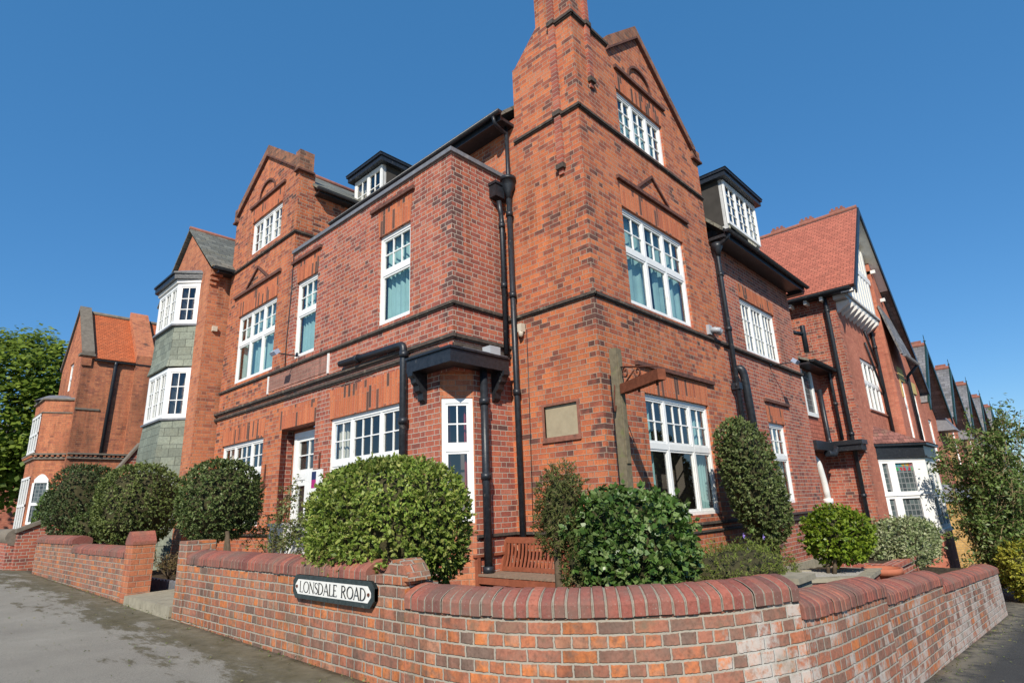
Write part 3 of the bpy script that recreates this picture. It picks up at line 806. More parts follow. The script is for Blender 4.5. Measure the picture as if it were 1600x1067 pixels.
# --- lead coping of the flat roof
mb = MB()
mb.box(XE - .05, XE + .25, YE - .05, BAYR - .004, 7.40, 7.48); mb.box(XE + .25, -.02, YE - .05, YE + .25, 7.40, 7.48)
mb.box(XE + .25, 0, YE + .25, BAYR - .004, 7.30, 7.36)
mb.build('flat_roof_edge', 'lead', house)
mb = MB()                                                     # bird spikes
rng = random.Random(3)
for i in range(60):
    y = 6.9 + rng.random() * .5 if i < 40 else 4.6 + rng.random() * .6
    mb.tube([V(XE + .1, y, 7.47), V(XE + .1 + rng.uniform(-.06, .06), y + rng.uniform(-.03, .03), 7.47 + rng.uniform(.09, .14))], .0025, 4, False)
mb.build('bird_spikes', 'iron', house)

# --- roofs
def slab(mb, a, b, c, d, th=.06):
    """roof sheet with a thickness; a-b eaves, c-d ridge"""
    a, b, c, d = map(Vector, (a, b, c, d)); n = (b - a).cross(d - a).normalized()
    if n.z < 0: n = -n
    lo = [p - n * th for p in (a, b, c, d)]
    mb.hexa(lo + [a, b, c, d])
mb = MB()
slab(mb, (4.66, -.38, 7.17), (9.95, -.38, 7.17), (9.95, 2.9, 10.55), (4.66, 2.9, 10.55))
mb.cut(); slab(mb, (4.66, 6.2, 7.17), (9.95, 6.2, 7.17), (9.95, 2.9, 10.55), (4.66, 2.9, 10.55))
mb.cut(); slab(mb, (-.36, 1.5, 8.52), (-.36, BAYR, 8.52), (2.3, BAYR, 10.9), (2.3, 1.5, 10.9))
mb.cut(); slab(mb, (4.7, .3, 8.9), (4.7, 6, 8.9), (2.3, 6, 10.9), (2.3, .3, 10.9))
mb.cut(); slab(mb, (.55, .9, 9.4), (.55, 1.5, 9.4), (2.3, 1.5, 10.9), (2.3, .9, 10.9))
mb.cut(); slab(mb, (XE + .36, BAYR - .26, 9.27), (2.4, BAYR - .26, 9.27), (2.4, 9.33, 10.88), (XE + .36, 9.33, 10.88))
slab(mb, (XE + .36, BAYL + .2, 9.3), (2.4, BAYL + .2, 9.3), (2.4, 9.33, 10.88), (XE + .36, 9.33, 10.88))
mb.cut(); slab(mb, (WX - .10, WY0 - .36, 8.12), (1.6, WY0 - .36, 8.12), (1.6, 13.24, 10.06), (WX - .10, 13.24, 10.06))
slab(mb, (WX - .10, WY1 + .36, 8.12), (1.6, WY1 + .36, 8.12), (1.6, 13.24, 10.06), (WX - .10, 13.24, 10.06))
roof = mb.build('roof', 'slate', house)
mb = MB()
mb.tube([V(XE + .36, 9.33, 10.9), V(2.4, 9.33, 10.9)], .07, 8); mb.cut(); mb.tube([V(WX - .1, 13.24, 10.07), V(1.6, 13.24, 10.07)], .06, 8)
mb.cut(); mb.tube([V(4.66, 2.9, 10.58), V(9.95, 2.9, 10.58)], .08, 8)
mb.build('ridge_tiles', 'ridge', roof)
mb = MB()                                                     # pale mortar verge of the wing gable
for s in (-1, 1):
    y0 = WY0 - .36 if s < 0 else WY1 + .36
    mb.cut(); mb.bar(V(WX - .06, y0, 8.08), V(WX - .06, 13.24, 10.02), .07, .05, (0, -s, 1))
mb.build('verge', 'plaque', roof)
# eaves: black fascia, soffit and gutter
def gutter(mb, a, b, r=.06):
    a = Vector(a); b = Vector(b); d = (b - a).normalized(); s = Vector((d.y, -d.x, 0)); n = 8
    prof = [s * (r * math.cos(math.pi * k / n)) + Vector((0, 0, -r * math.sin(math.pi * k / n))) for k in range(n + 1)]
    prof2 = [p * .86 for p in prof]
    for k in range(n):
        mb.face([a + prof[k], b + prof[k], b + prof[k + 1], a + prof[k + 1]], smooth=True)
        mb.face([a + prof2[k], b + prof2[k], b + prof2[k + 1], a + prof2[k + 1]], smooth=True)
    for q in (a, b): mb.face([q + p for p in prof])
    for k in (0, n): mb.face([a + prof[k], b + prof[k], b + prof2[k], a + prof2[k]])
mb = MB()
mb.box(4.68, 9.92, -.36, .0, 6.98, 7.05); mb.box(4.68, 9.92, -.385, -.36, 6.96, 7.13)
mb.cut(); gutter(mb, (4.62, -.45, 7.11), (9.98, -.45, 7.11))
mb.cut(); mb.box(-.34, 0, 1.48, BAYR - .01, 8.36, 8.42); mb.box(-.365, -.34, 1.48, BAYR - .01, 8.34, 8.50)
mb.cut(); gutter(mb, (-.43, 1.42, 8.49), (-.43, BAYR - .05, 8.49))
mb.cut(); gutter(mb, (XE + .34, BAYR - .30, 9.22), (1.0, BAYR - .30, 9.22)); mb.cut(); mb.box(XE + .42, 1.0, BAYR - .24, BAYR - .004, 9.12, 9.17)
mb.cut(); gutter(mb, (WX - .06, WY0 - .41, 8.07), (1.0, WY0 - .41, 8.07)); mb.cut(); mb.box(WX + .1, 1.0, WY0 - .33, WY0 - .004, 7.97, 8.02)
mb.cut(); mb.box(9.70, 9.92, -.36, .6, 6.90, 6.98)
mb.build('gutter', 'black', house)

# --- dormers
def dormer(pl, u0, u1, z0, z1, depth, cols, rows, over=.16, rise=.28):
    mb = MB()
    pl.box(mb, u0, u0 + .06, z0 - .2, z1, -depth, -.02); mb.cut(); pl.box(mb, u1 - .06, u1, z0 - .2, z1, -depth, -.02)
    d = mb.build('dormer', 'render', house)
    window(d, pl, u0 + .0, u1 - .0, z0, z1 - .02, cols, None, rows, cw=.2, curtain='cream', w=.03, deep=.6)
    mb = MB()
    pl.box(mb, u0 - over, u1 + over, z1, z1 + .13, -depth, over); pl.box(mb, u0 - over - .03, u1 + over + .03, z1 + .13, z1 + .20, -depth, over + .04)
    mb.build('fascia', 'black', d)
    mb = MB()
    A = [pl.p(u0 - over - .05, z1 + .203, over + .06), pl.p(u1 + over + .05, z1 + .203, over + .06), pl.p(u1 + over + .05, z1 + .203, -depth), pl.p(u0 - over - .05, z1 + .203, -depth)]
    m = (u0 + u1) / 2; hip = .35
    B = [pl.p(m - .12, z1 + .2 + rise, -.45), pl.p(m + .12, z1 + .2 + rise, -.45), pl.p(m + .12, z1 + .2 + rise, -depth), pl.p(m - .12, z1 + .2 + rise, -depth)]
    mb.hexa(A + B)
    mb.build('dormer_roof', 'slate', d)
    return d
dormer(Plane((0, .20, 0), (1, 0, 0), (0, -1, 0)), 6.55, 8.66, 8.16, 9.42, 2.2, [(1, 2), (1, 2), (1, 2)], 4)
dormer(Plane((.55, 0, 0), (0, 1, 0), (-1, 0, 0)), 6.62, 7.90, 9.2, 10.25, 1.6, [(1, 2), (1, 2)], 2)

# --- hanging bay on the wing
oy0, oy1, ox, oz = 12.0, 14.45, WX, .44
fy0, fy1 = 12.42, 14.02
def ring(y_in, z): return [V(WX, oy0 - y_in * .5, z), V(WX - oz - y_in, fy0 - y_in * .4, z), V(WX - oz - y_in, fy1 + y_in * .4, z), V(WX, oy1 + y_in * .5, z)]
def skirt(mb, z0, i0, z1, i1):
    a = ring(i0, z0); b = ring(i1, z1)
    for k in range(3): mb.face([a[k], a[k + 1], b[k + 1], b[k]])
    return a, b
mb = MB()
skirt(mb, 5.50, .07, 5.80, .0); a, b = skirt(mb, 5.80, .0, 6.66, -.02); mb.face(ring(.07, 5.50))
mb.cut(); skirt(mb, -.3, .05, 3.3, .05); skirt(mb, 3.3, .05, 4.04, 0.0)
ob = mb.build('hung_slates', 'slategreen', house)
mb = MB()
for z in (6.66, 4.04): mb.cut(); mb.prism(ring(.06, z), (0, 0, .05))
mb.build('bay_sill', 'lead', ob)
for zb, zt in ((6.71, 7.92), (4.09, 5.46)):
    p = ring(0, 0)
    n0 = (p[1] - p[0]).normalized()
    for k, cols in ((0, [(1, 2)]), (1, [(1, 2), (1, 2), (1, 2)]), (2, [(1, 2)])):
        u = (p[k + 1] - p[k]); ln = u.length; u.normalize()
        nn = Vector((u.y, -u.x, 0));
        if nn.x > 0: nn = -nn
        if k == 0 and nn.y > 0: nn = -nn
        window(house, Plane(p[k], u, nn), 0.0, ln, zb, zt, cols, None, 3, cw=.3, curtain='cream', w=0.0, deep=.32, fr=.085, name='bay_window')
mb = MB(); mb.prism(ring(.05, 7.92), (0, 0, .10)); mb.build('bay_head', 'whiteold', ob)
mb = MB(); mb.prism(ring(.14, 8.02), (0, 0, .15)); mb.prism(ring(.18, 8.17), (0, 0, .05)); mb.build('bay_cornice', 'black', ob)
mb = MB()
t = ring(.18, 8.22); e = [V(WX, 12.1, 8.34), V(WX, 14.3, 8.34)]
mb.face([t[0], t[1], e[0]]); mb.face([t[1], t[2], e[1], e[0]]); mb.face([t[2], t[3], e[1]]); mb.build('bay_roof', 'lead', ob)

# --- hood over the splayed corner
mb = MB()
hp = [V(XE - .30, 2.62, 3.60), V(XE - .30, YE - .27, 3.60), V(-.32, YE - .27, 3.60), V(-.32, YE, 3.60), V(XE, YE, 3.60), V(XE, 2.62, 3.60)]
mb.prism(hp, (0, 0, .205))
hp2 = [p + V(-.03 if p.x < XE - .1 else 0, -.03 if p.y < YE - .1 else 0, .205) for p in hp]
mb.prism(hp2, (0, 0, .035))
hood = mb.build('corner_hood', 'black', house)
mb = MB()
br = [(0, 0), (.30, 0), (.30, -.06), (.24, -.09), (.225, -.16), (.17, -.20), (.15, -.28), (.09, -.32), (.075, -.42), (.03, -.46), (0, -.47)]
mb.prism([V(XE - w_, 2.60, 3.60 + z_) for w_, z_ in br], (0, -.13, 0))
mb.cut(); mb.prism([V(-.34, YE - w_, 3.60 + z_) for w_, z_ in br], (-.13, 0, 0))
mb.build('scroll_bracket', 'black', hood)
mb = MB(); mb.box(-.75, -.52, YE - .28, YE - .10, 3.84, 3.98); mb.build('lamp_box', 'greyplastic', hood)
mb = MB(); mb.prism([V(-1.3, YE - .27, 3.844), V(-.34, YE - .27, 3.844), V(-.34, YE - .02, 3.91), V(-1.3, YE - .02, 3.91)], (0, 0, .015)); mb.build('hood_top', 'lead', hood)

# --- drainpipes (each its own part)
def pipe(pts, r=.052, r_b=.07, collars=(), n='drainpipe', par=house):
    mb = MB(); pp = bend(pts, r_b); mb.tube(pp, r, 14)
    for c, ax in collars:
        c = Vector(c); ax = Vector(ax).normalized()
        mb.tube([c - ax * .05, c + ax * .05], r * 1.32, 14)
    return mb.build(n, 'iron', par)
UP = (0, 0, 1)
pipe([(-.09, 1.60, 8.40), (-.09, 1.60, 7.1), (-.09, 1.60, 6.9)], .038)
pipe([(-.10, 1.60, 6.95), (-.10, 1.60, .2)], .05, collars=[((-.10, 1.60, z), UP) for z in (6.55, 5.0, 3.3, .9)])
pipe([(-.26, 1.70, 6.8), (-.17, 1.735, 6.5), (-.17, 1.735, 6.3), (-.17, 1.735, 3.95)], .045, collars=[((-.17, 1.735, z), UP) for z in (6.35, 5.2)])
pipe([(-.43, 1.6, 8.43), (-.40, 1.60, 8.3), (-.09, 1.60, 8.22), (-.09, 1.60, 8.1)], .035)
mb = MB(); mb.lathe([(.0, 6.86), (.055, 6.86), (.065, 6.98), (.13, 7.1), (.135, 7.22), (.15, 7.22), (.15, 7.28), (.0, 7.28)], (-.10, 1.60, 0), 16); mb.build('hopper', 'iron', house)
mb = MB(); mb.box(-.38, -.16, YE - .17, YE, 6.86, 7.12); mb.box(-.40, -.14, YE - .19, YE, 7.1, 7.15); mb.build('hopper', 'iron', house)
pipe([(-.74, 1.72, 3.6), (-.74, 1.72, .35)], .062, collars=[((-.74, 1.72, z), UP) for z in (3.1, 1.95, .62)])
pipe([(XE - .10, 5.0, 4.25), (XE - .10, 2.98, 4.20), (XE - .10, 2.96, .4)], .062, .1, collars=[((XE - .10, 2.965, z), UP) for z in (4.02, 2.9, 1.6)] + [((XE - .1, 4.4, 4.235), (0, 1, 0))])
pipe([(4.76, -.42, 7.05), (4.76, -.38, 6.96), (4.78, -.10, 6.82), (4.80, -.10, 6.6), (4.86, -.10, .1)], .05, collars=[((4.82, -.10, z), UP) for z in (6.2, 4.95, 3.72)])
mb = MB(); mb.lathe([(0, 6.62), (.05, 6.62), (.07, 6.74), (.12, 6.82), (.12, 6.92), (0, 6.92)], (4.79, -.12, 0), 14); mb.build('hopper', 'iron', house)
mb = MB(); mb.box(4.76, 4.92, -.17, .0, 3.64, 3.78); mb.build('pipe_clip', 'iron', house)
pipe([(5.06, .02, 4.10), (5.08, -.14, 4.12), (5.12, -.16, 3.95), (5.40, -.16, .1)], .085, .09)
# cable down the joint between block and bay
mb = MB()
mb.tube([V(XE - .012, 7.44, 7.36), V(XE - .014, 7.45, 6.3), V(XE - .012, 7.52, 5.2), V(XE - .012, 7.5, 4.62)], .012, 6)
mb.cut(); mb.tube([V(XE - .02, 7.4, 4.05), V(XE - .02, 5.0, 3.86), V(XE - .02, 4.0, 3.9)], .006, 5)
mb.cut(); mb.tube(bend([V(-.008, 1.40, 4.35), V(-.008, 1.42, 3.0), V(-.008, 1.46, 1.2)], .1), .007, 5)
mb.build('cable', 'iron', house)
# --- lamps and small fittings
def flood(M0, dirn, L_, lab=None):
    M0 = Vector(M0); dirn = Vector(dirn); H = M0 + dirn * L_
    mb = MB(); mb.tube([M0, H], .014, 8); mb.tube([M0 + V(0, 0, .03), M0 + dirn * .02 + V(0, 0, .03)], .05, 10)
    f = mb.build('floodlight', 'iron', house)
    mb = MB(); s = dirn.cross(V(0, 0, 1))
    for q in (0,):
        a = H - V(0, 0, .0); mb.bar(a - s * .11, a + s * .11, .09, .12, dirn + V(0, 0, -.9)); mb.build('lamp_head', 'lampglass', f)
flood((7.3, .0, 4.52), (0, -1, 0), .58); flood((XE, 6.98, 4.83), (-1, 0, 0), .50)
mb = MB(); TL.box(mb, 1.44, 1.53, 4.32, 4.46, 0, .10); mb.lathe([(0, 0), (.035, .02), (.045, .07), (.04, .1), (0, .1)], (-.07, 1.48, 4.22), 12); mb.build('security_light', 'plastic', house)
mb = MB(); WS.box(mb, -1.62, -1.50, 6.36, 6.50, 0, .09); mb.build('security_light', 'plastic', house)
mb = MB(); RF.box(mb, 3.92, 4.06, 4.68, 4.88, 0, .06); mb.tube([V(4.0, -.06, 4.78), V(4.05, -.24, 4.74)], .055, 12); mb.tube([V(4.1, -.06, 4.80), V(4.22, -.17, 4.74)], .07, 12); mb.build('camera_light', 'greyplastic', house)
mb = MB(); RB.box(mb, 4.93, 5.13, 6.14, 6.38, 0, .02); RB.box(mb, 4.98, 5.08, 6.2, 6.32, .02, .03); mb.build('air_vent', 'plaque', house)
mb = MB()                                                     # wall clamps on the piers of the bay
for y, z in ((8.1, 2.6), (5.75, 2.65)):
    mb.cut(); mb.tube(bend([V(XE - .02, y, z), V(XE - .05, y - .02, z - .5), V(XE - .12, y - .04, z - .62), V(XE - .03, y + .08, z - .8)], .05), .014, 6)
    mb.tube([V(XE - .02, y + .08, z - .55), V(XE - .06, y - .12, z - .42)], .012, 6)
mb.build('iron_hook', 'rust', house)
# weeds in the masonry over the string course

# =================================================================== ground
def sstep(a, b, x):
    t = min(1, max(0, (x - a) / (b - a))); return t * t * (3 - 2 * t)
def zpave(x, y):
    left = .21 + .012 * max(min(y, 60), -12)
    right = -.41 - .073 * (min(max(x, -8), 60) - 1)
    w = sstep(-4.6, -1.2, x)
    z = left * (1 - w) + right * w
    return z
CC, CR = (-1.9, -1.0), 2.2                                   # centre and radius of the rounded corner of the wall
def inside(x, y):
    if x < -3.95 or y < -3.06: return False
    if x < CC[0] and y < CC[1]: return math.hypot(x - CC[0], y - CC[1]) < CR - .14
    return True
def zgarden(x, y):
    z = .14 + .20 * sstep(2.2, 4.6, y) * sstep(1, -1, x)
    z -= .034 * max(0, x)
    return z
def grid(xs, ys, fz, keep=None):
    mb = MB()
    P_ = {}
    for i in range(len(xs) - 1):
        for j in range(len(ys) - 1):
            if keep and not keep((xs[i] + xs[i + 1]) / 2, (ys[j] + ys[j + 1]) / 2): continue
            q = [(xs[a], ys[b]) for a, b in ((i, j), (i + 1, j), (i + 1, j + 1), (i, j + 1))]
            mb.face([V(x, y, fz(x, y)) for x, y in q], uvs=q, smooth=True)
    return mb
fx = [-900, -300, -120, -60, -30, -20, -14, -11] + [-9 + .15 * i for i in range(74)] + [2.5, 3.5, 5, 7, 9, 9.7, 10.5, 12, 15, 20, 30, 60, 120, 300, 900]
fy = [-900, -300, -120, -60, -30, -16, -11] + [-8 + .15 * i for i in range(47)] + [-.8, -.4, 0, .6, 1.2, 1.8, 2.4, 3, 4, 5, 6, 7, 8, 10, 12, 14, 16, 20, 30, 60, 120, 300, 900]
def zp2(x, y):
    z = zpave(x, y)
    return z - .75 if (inside(x, y) and y < 14.6 and x < 9.3) else z
grid(fx, fy, zp2).build('pavement', 'asphalt')['kind'] = 'structure'
gx = [-3.98 + .2 * i for i in range(67)]; gy = [-3.1 + .2 * i for i in range(90)]
rg = random.Random(5)
def zg2(x, y):
    return zgarden(x, y) + .02 * math.sin(x * 5.1 + y * 3.3) + .015 * math.sin(x * 11 - y * 7)
grid(gx, gy, zg2, lambda x, y: inside(x, y) and math.hypot(min(0, x - CC[0]), min(0, y - CC[1])) < CR - .1).build('garden_soil', 'soil')['kind'] = 'structure'

# =================================================================== garden wall
k = NT('coping brick')
geo = k.n('ShaderNodeNewGeometry')
c = k.ramp(geo.outputs['Random Per Island'], [(0, (.15, .06, .05)), (.3, (.25, .082, .062)), (.75, (.31, .10, .07)), (1, (.36, .125, .08))])
nz = k.noise(geo.outputs['Position'], 34, 5, .65)
c = k.mix(1.0, c, k.ramp(nz, [(.25, .62), (.5, 1.0), (.8, 1.22)]), 'MULTIPLY')
c = k.mix(k.ramp(k.noise(geo.outputs['Position'], 2.3, 5, .65), [(.40, 0.0), (.64, .8)]), c, (.16, .105, .082))
c = k.mix(k.ramp(k.noise(geo.outputs['Position'], 70, 3, .7), [(.62, 0.0), (.72, .65)]), c, (.36, .33, .28))
k.bsdf(c, .82, k.bump(nz, .6, .006), .25)
M['coping'] = k.m

COPE = [(w_, z_ * .92) for w_, z_ in [(.022, 0), (.022, .085), (.012, .108), (-.02, .132), (-.07, .158), (-.12, .174), (-.165, .18), (-.21, .174), (-.26, .158), (-.31, .132), (-.342, .108), (-.352, .085), (-.352, 0)]]
def path_pt(path, s):
    for (p, q, l0, l1) in path:
        if s <= l1 or (p, q, l0, l1) is path[-1]:
            t = (s - l0) / (l1 - l0); d = (q - p).normalized()
            return p.lerp(q, t), d
def mkpath(pts):
    out = []; l = 0
    pts = [Vector((p[0], p[1], 0)) for p in pts]
    for a, b in zip(pts[:-1], pts[1:]):
        out.append((a, b, l, l + (b - a).length)); l += (b - a).length
    return out, l
def wall_run(parent, pts, zt, s0=0.0, rng=random.Random(1), close=(True, True), cope=True, th=.33, base=-1.5, n='wall_section'):
    """zt(s): height of the coping's underside along the run"""
    path, Ltot = mkpath(pts)
    mb = MB(); N = max(1, int(Ltot / .11)) if len(pts) > 2 else 8
    for i in range(N):
        a, b = Ltot * i / N, Ltot * (i + 1) / N
        pa, da = path_pt(path, a); pb, db = path_pt(path, b)
        dma = path_pt(path, max(a - .06, 0))[1] + path_pt(path, min(a + .06, Ltot))[1]; dmb = path_pt(path, max(b - .06, 0))[1] + path_pt(path, min(b + .06, Ltot))[1]
        na = Vector((dma.y, -dma.x, 0)).normalized(); nb = Vector((dmb.y, -dmb.x, 0)).normalized()
        za, zb = zt(a), zt(b); sl = za - zt(0), zb - zt(0)
        up = Vector((0, 0, 1))
        mb.face([pa + up * base, pb + up * base, pb + up * zb, pa + up * za], uvs=[(s0 + a, base - sl[0]), (s0 + b, base - sl[1]), (s0 + b, zb - sl[1]), (s0 + a, za - sl[0])])
        ia, ib = pa - na * th, pb - nb * th
        mb.face([ia + up * base, ib + up * base, ib + up * zb, ia + up * za], uvs=[(s0 + a, base - sl[0]), (s0 + b, base - sl[1]), (s0 + b, zb - sl[1]), (s0 + a, za - sl[0])])
        mb.face([pa + up * za, pb + up * zb, ib + up * zb, ia + up * za])
        if i == 0: mb.face([pa + up * base, ia + up * base, ia + up * za, pa + up * za])
        if i == N - 1: mb.face([pb + up * base, ib + up * base, ib + up * zb, pb + up * zb])
    w = mb.build(n, 'garden', parent)
    if not cope: return w
    step = .0865; n_ = max(1, int(round(Ltot / step))); step = Ltot / n_
    bm_, mm = MB(), MB()
    for i in range(n_):
        s = (i + .5) * step; p, d = path_pt(path, s)
        d2 = path_pt(path, max(0, s - .08))[1] + path_pt(path, min(Ltot, s + .08))[1]; d = d2.normalized()
        nn = Vector((d.y, -d.x, 0)); slope = (zt(min(s + .05, Ltot)) - zt(max(s - .05, 0))) / (min(s + .05, Ltot) - max(s - .05, 0))
        D = d + Vector((0, 0, slope))
        jw, jz, tw = rng.uniform(-.006, .006), rng.uniform(-.005, .004), rng.uniform(-.03, .03)
        def prof(off, shrink):
            return [p + D * off + nn * (w_ + jw - shrink * (1 if w_ > -.165 else -1) * .007) + Vector((0, 0, zt(s) + z_ * (1 - shrink * .05) + jz + .004)) for w_, z_ in COPE]
        h = step / 2 - .0075
        A, B, C2, D2 = prof(-h, 1), prof(-h + .006, 0), prof(h - .006, 0), prof(h, 1)
        for X, Y in ((A, B), (B, C2), (C2, D2)):
            for j in range(len(COPE) - 1):
                bm_.face([X[j], Y[j], Y[j + 1], X[j + 1]])
        bm_.face(A); bm_.face(D2[::-1])
        X, Y = prof(-step / 2 if i else -h + .012, .9), prof(step / 2 if i < n_ - 1 else h - .012, .9)
        for j in range(len(COPE) - 1): mm.face([X[j], Y[j], Y[j + 1], X[j + 1]])
    me = bm_
    co = me.build('coping', 'coping', w)
    # weld each brick into one island
    import bmesh
    b = bmesh.new(); b.from_mesh(co.data); bmesh.ops.remove_doubles(b, verts=b.verts, dist=1e-5); b.to_mesh(co.data); b.free()
    mm.build('coping_mortar', 'mortar', co)
    return w
gw = empty('garden_wall', (-3, -2, -.3), 'low red brick garden wall with rounded coping curving round the corner plot', 'wall')
wall_run(gw, [(-4.1, 3.93), (-4.1, -.27)], lambda s: .935, 0)
arc = [(-4.1, -.80)] + [(CC[0] + CR * math.cos(a), CC[1] + CR * math.sin(a)) for a in [math.pi + math.pi / 2 * i / 26 for i in range(0, 27)]]
arc = [p for p in arc if p[0] < -2.45] + [(-2.42, -3.155)]
arcL = mkpath(arc)[1]
wall_run(gw, arc, lambda s: .775, 4.75)
wall_run(gw, [(-2.41, -3.157), (-1.9, -3.21), (-.29, -3.22)], lambda s: .645 - .05 * s, 4.75 + arcL)
wall_run(gw, [(-.28, -3.22), (2.68, -3.22)], lambda s: .455 - .053 * s, 7.0 + arcL)
wall_run(gw, [(2.69, -3.22), (8.9, -3.22), (9.15, -3.12), (9.3, -2.9)], lambda s: .195 - .064 * s, 10.0 + arcL)
# small humped pier between the straight and the curved run
mb = MB(); mb.box(-4.105, -3.77, -.80, -.27, -1.4, .935); mb.build('pier', 'garden', gw)
mb = MB()
hum = [(-.86, .97), (-.86, .99), (-.84, 1.03), (-.79, 1.09), (-.73, 1.125), (-.66, 1.125), (-.60, 1.09), (-.55, 1.03), (-.50, 1.0), (-.28, .99), (-.28, .94), (-.80, .94), (-.80, .97)]
mb.prism([V(-4.115, y, z) for y, z in hum], (.22, 0, 0)); mb.build('pier_cap', 'garden', gw)
mb = MB(); mb.box(-4.12, -3.76, 3.93, 4.24, -1, 1.22); mb.build('pier', 'garden', gw)
gw2 = empty('garden_wall', (-4, 10, 0), 'far stretch of red brick garden wall beyond the gate opening, ending in a pointed pier', 'wall')
wall_run(gw2, [(-4.1, 14.5), (-4.1, 10.58)], lambda s: 1.09, 30)
wall_run(gw2, [(-4.1, 10.57), (-4.1, 6.72)], lambda s: .935, 34)
mb = MB(); mb.box(-4.12, -3.80, 6.34, 6.72, -1, 1.14); mb.build('pier', 'brick_or', gw2)
mb = MB(); mb.prism([V(-4.13, y, z) for y, z in ((6.33, 1.14), (6.33, 1.19), (6.42, 1.29), (6.48, 1.345), (6.58, 1.345), (6.64, 1.29), (6.73, 1.19), (6.73, 1.14))], (.34, 0, 0)); mb.build('pier_cap', 'coping', gw2)
# threshold slab and path to the door
mb = MB(); mb.hexa([V(-4.17, 4.25, -.3), V(-3.3, 4.25, -.3), V(-3.3, 6.33, -.3), V(-4.17, 6.33, -.3), V(-4.15, 4.25, .40), V(-3.3, 4.25, .42), V(-3.3, 6.33, .42), V(-4.15, 6.33, .40)])
tag(mb.build('entrance_step', 'stone'), 'worn stone step in the opening of the garden wall', 'step')
mb = MB(); mb.box(-3.3, XE + .55, 4.4, 7.3, .1, .43); tag(mb.build('garden_path', 'stone'), kind='structure')
mb = MB()
for i in range(14):
    y = 6.35 + i * .17; mb.prism([V(-3.45, y, .3), V(-3.45, y + .165, .3), V(-3.45, y + .165, .50), V(-3.45, y + .12, .53), V(-3.45, y + .05, .53), V(-3.45, y, .50)], (.05, 0, 0))
tag(mb.build('edging_stones', 'lead'), 'row of blue grey edging tiles beside the path inside the gate opening', 'edging')

# =================================================================== street name plate
SG = Plane((-4.1, 0, 0), (0, -1, 0), (-1, 0, 0))
su0, su1, sz0, sz1 = -.885, .415, .775, .922
sign = empty('street_sign', SG.p(0, .8), 'white cast street name plate reading LONSDALE ROAD in a black frame on the brick wall', 'street sign')
def octo(a, b, c, d, k1, k2, w): return [SG.p(u, z, w) for u, z in ((a + k1, c), (b - k1, c), (b, c + k2), (b, d - k2), (b - k1, d), (a + k1, d), (a, d - k2), (a, c + k2))]
mb = MB(); mb.prism(octo(su0 - .03, su1 + .03, sz0 - .03, sz1 + .03, .055, .055, .005), SG.n * .035); mb.build('frame', 'signfr', sign)
mb = MB(); mb.prism(octo(su0 + .01, su1 - .01, sz0 + .008, sz1 - .008, .05, .05, .03), SG.n * .016); mb.build('plate', 'signw', sign)
mb = MB()
o_, i_ = octo(su0 - .03, su1 + .03, sz0 - .03, sz1 + .03, .055, .055, .05), octo(su0 + .008, su1 - .008, sz0 + .006, sz1 - .006, .05, .05, .05)
o2, i2 = [p - SG.n * .045 for p in o_], [p - SG.n * .03 for p in i_]
for q in range(8):
    r_ = (q + 1) % 8
    mb.face([o_[q], o_[r_], i_[r_], i_[q]]); mb.face([o_[q], o_[r_], o2[r_], o2[q]]); mb.face([i_[q], i_[r_], i2[r_], i2[q]])
mb.build('rim', 'signfr', sign)
# roman letters drawn with thick and thin strokes, height 1
def ribbon(pts):
    """pts: (x, y, half width)"""
    out = []
    for i in range(len(pts) - 1):
        (x0, y0, w0), (x1, y1, w1) = pts[i], pts[i + 1]
        pa = pts[max(i - 1, 0)]; pb = pts[min(i + 2, len(pts) - 1)]
        def nrm(p, q):
            dx, dy = q[0] - p[0], q[1] - p[1]; l = math.hypot(dx, dy) or 1; return -dy / l, dx / l
        n0 = nrm(pa, (x1, y1)); n1 = nrm((x0, y0), pb)
        out.append([(x0 + n0[0] * w0, y0 + n0[1] * w0), (x1 + n1[0] * w1, y1 + n1[1] * w1), (x1 - n1[0] * w1, y1 - n1[1] * w1), (x0 - n0[0] * w0, y0 - n0[1] * w0)])
    return out
TK, TN = .062, .03
def serif(x, y, w=.11): return ribbon([(x - w, y, .02), (x + w, y, .02)])
def stem(x): return ribbon([(x, 0, TK), (x, 1, TK)]) + serif(x, .02) + serif(x, .98)
def bowl(cx, cy, rx, ry, a0, a1, n=18):
    return ribbon([(cx + rx * math.cos(R(a0 + (a1 - a0) * i / n)), cy + ry * math.sin(R(a0 + (a1 - a0) * i / n)), TN + (TK - TN) * abs(math.cos(R(a0 + (a1 - a0) * i / n)))) for i in range(n + 1)])
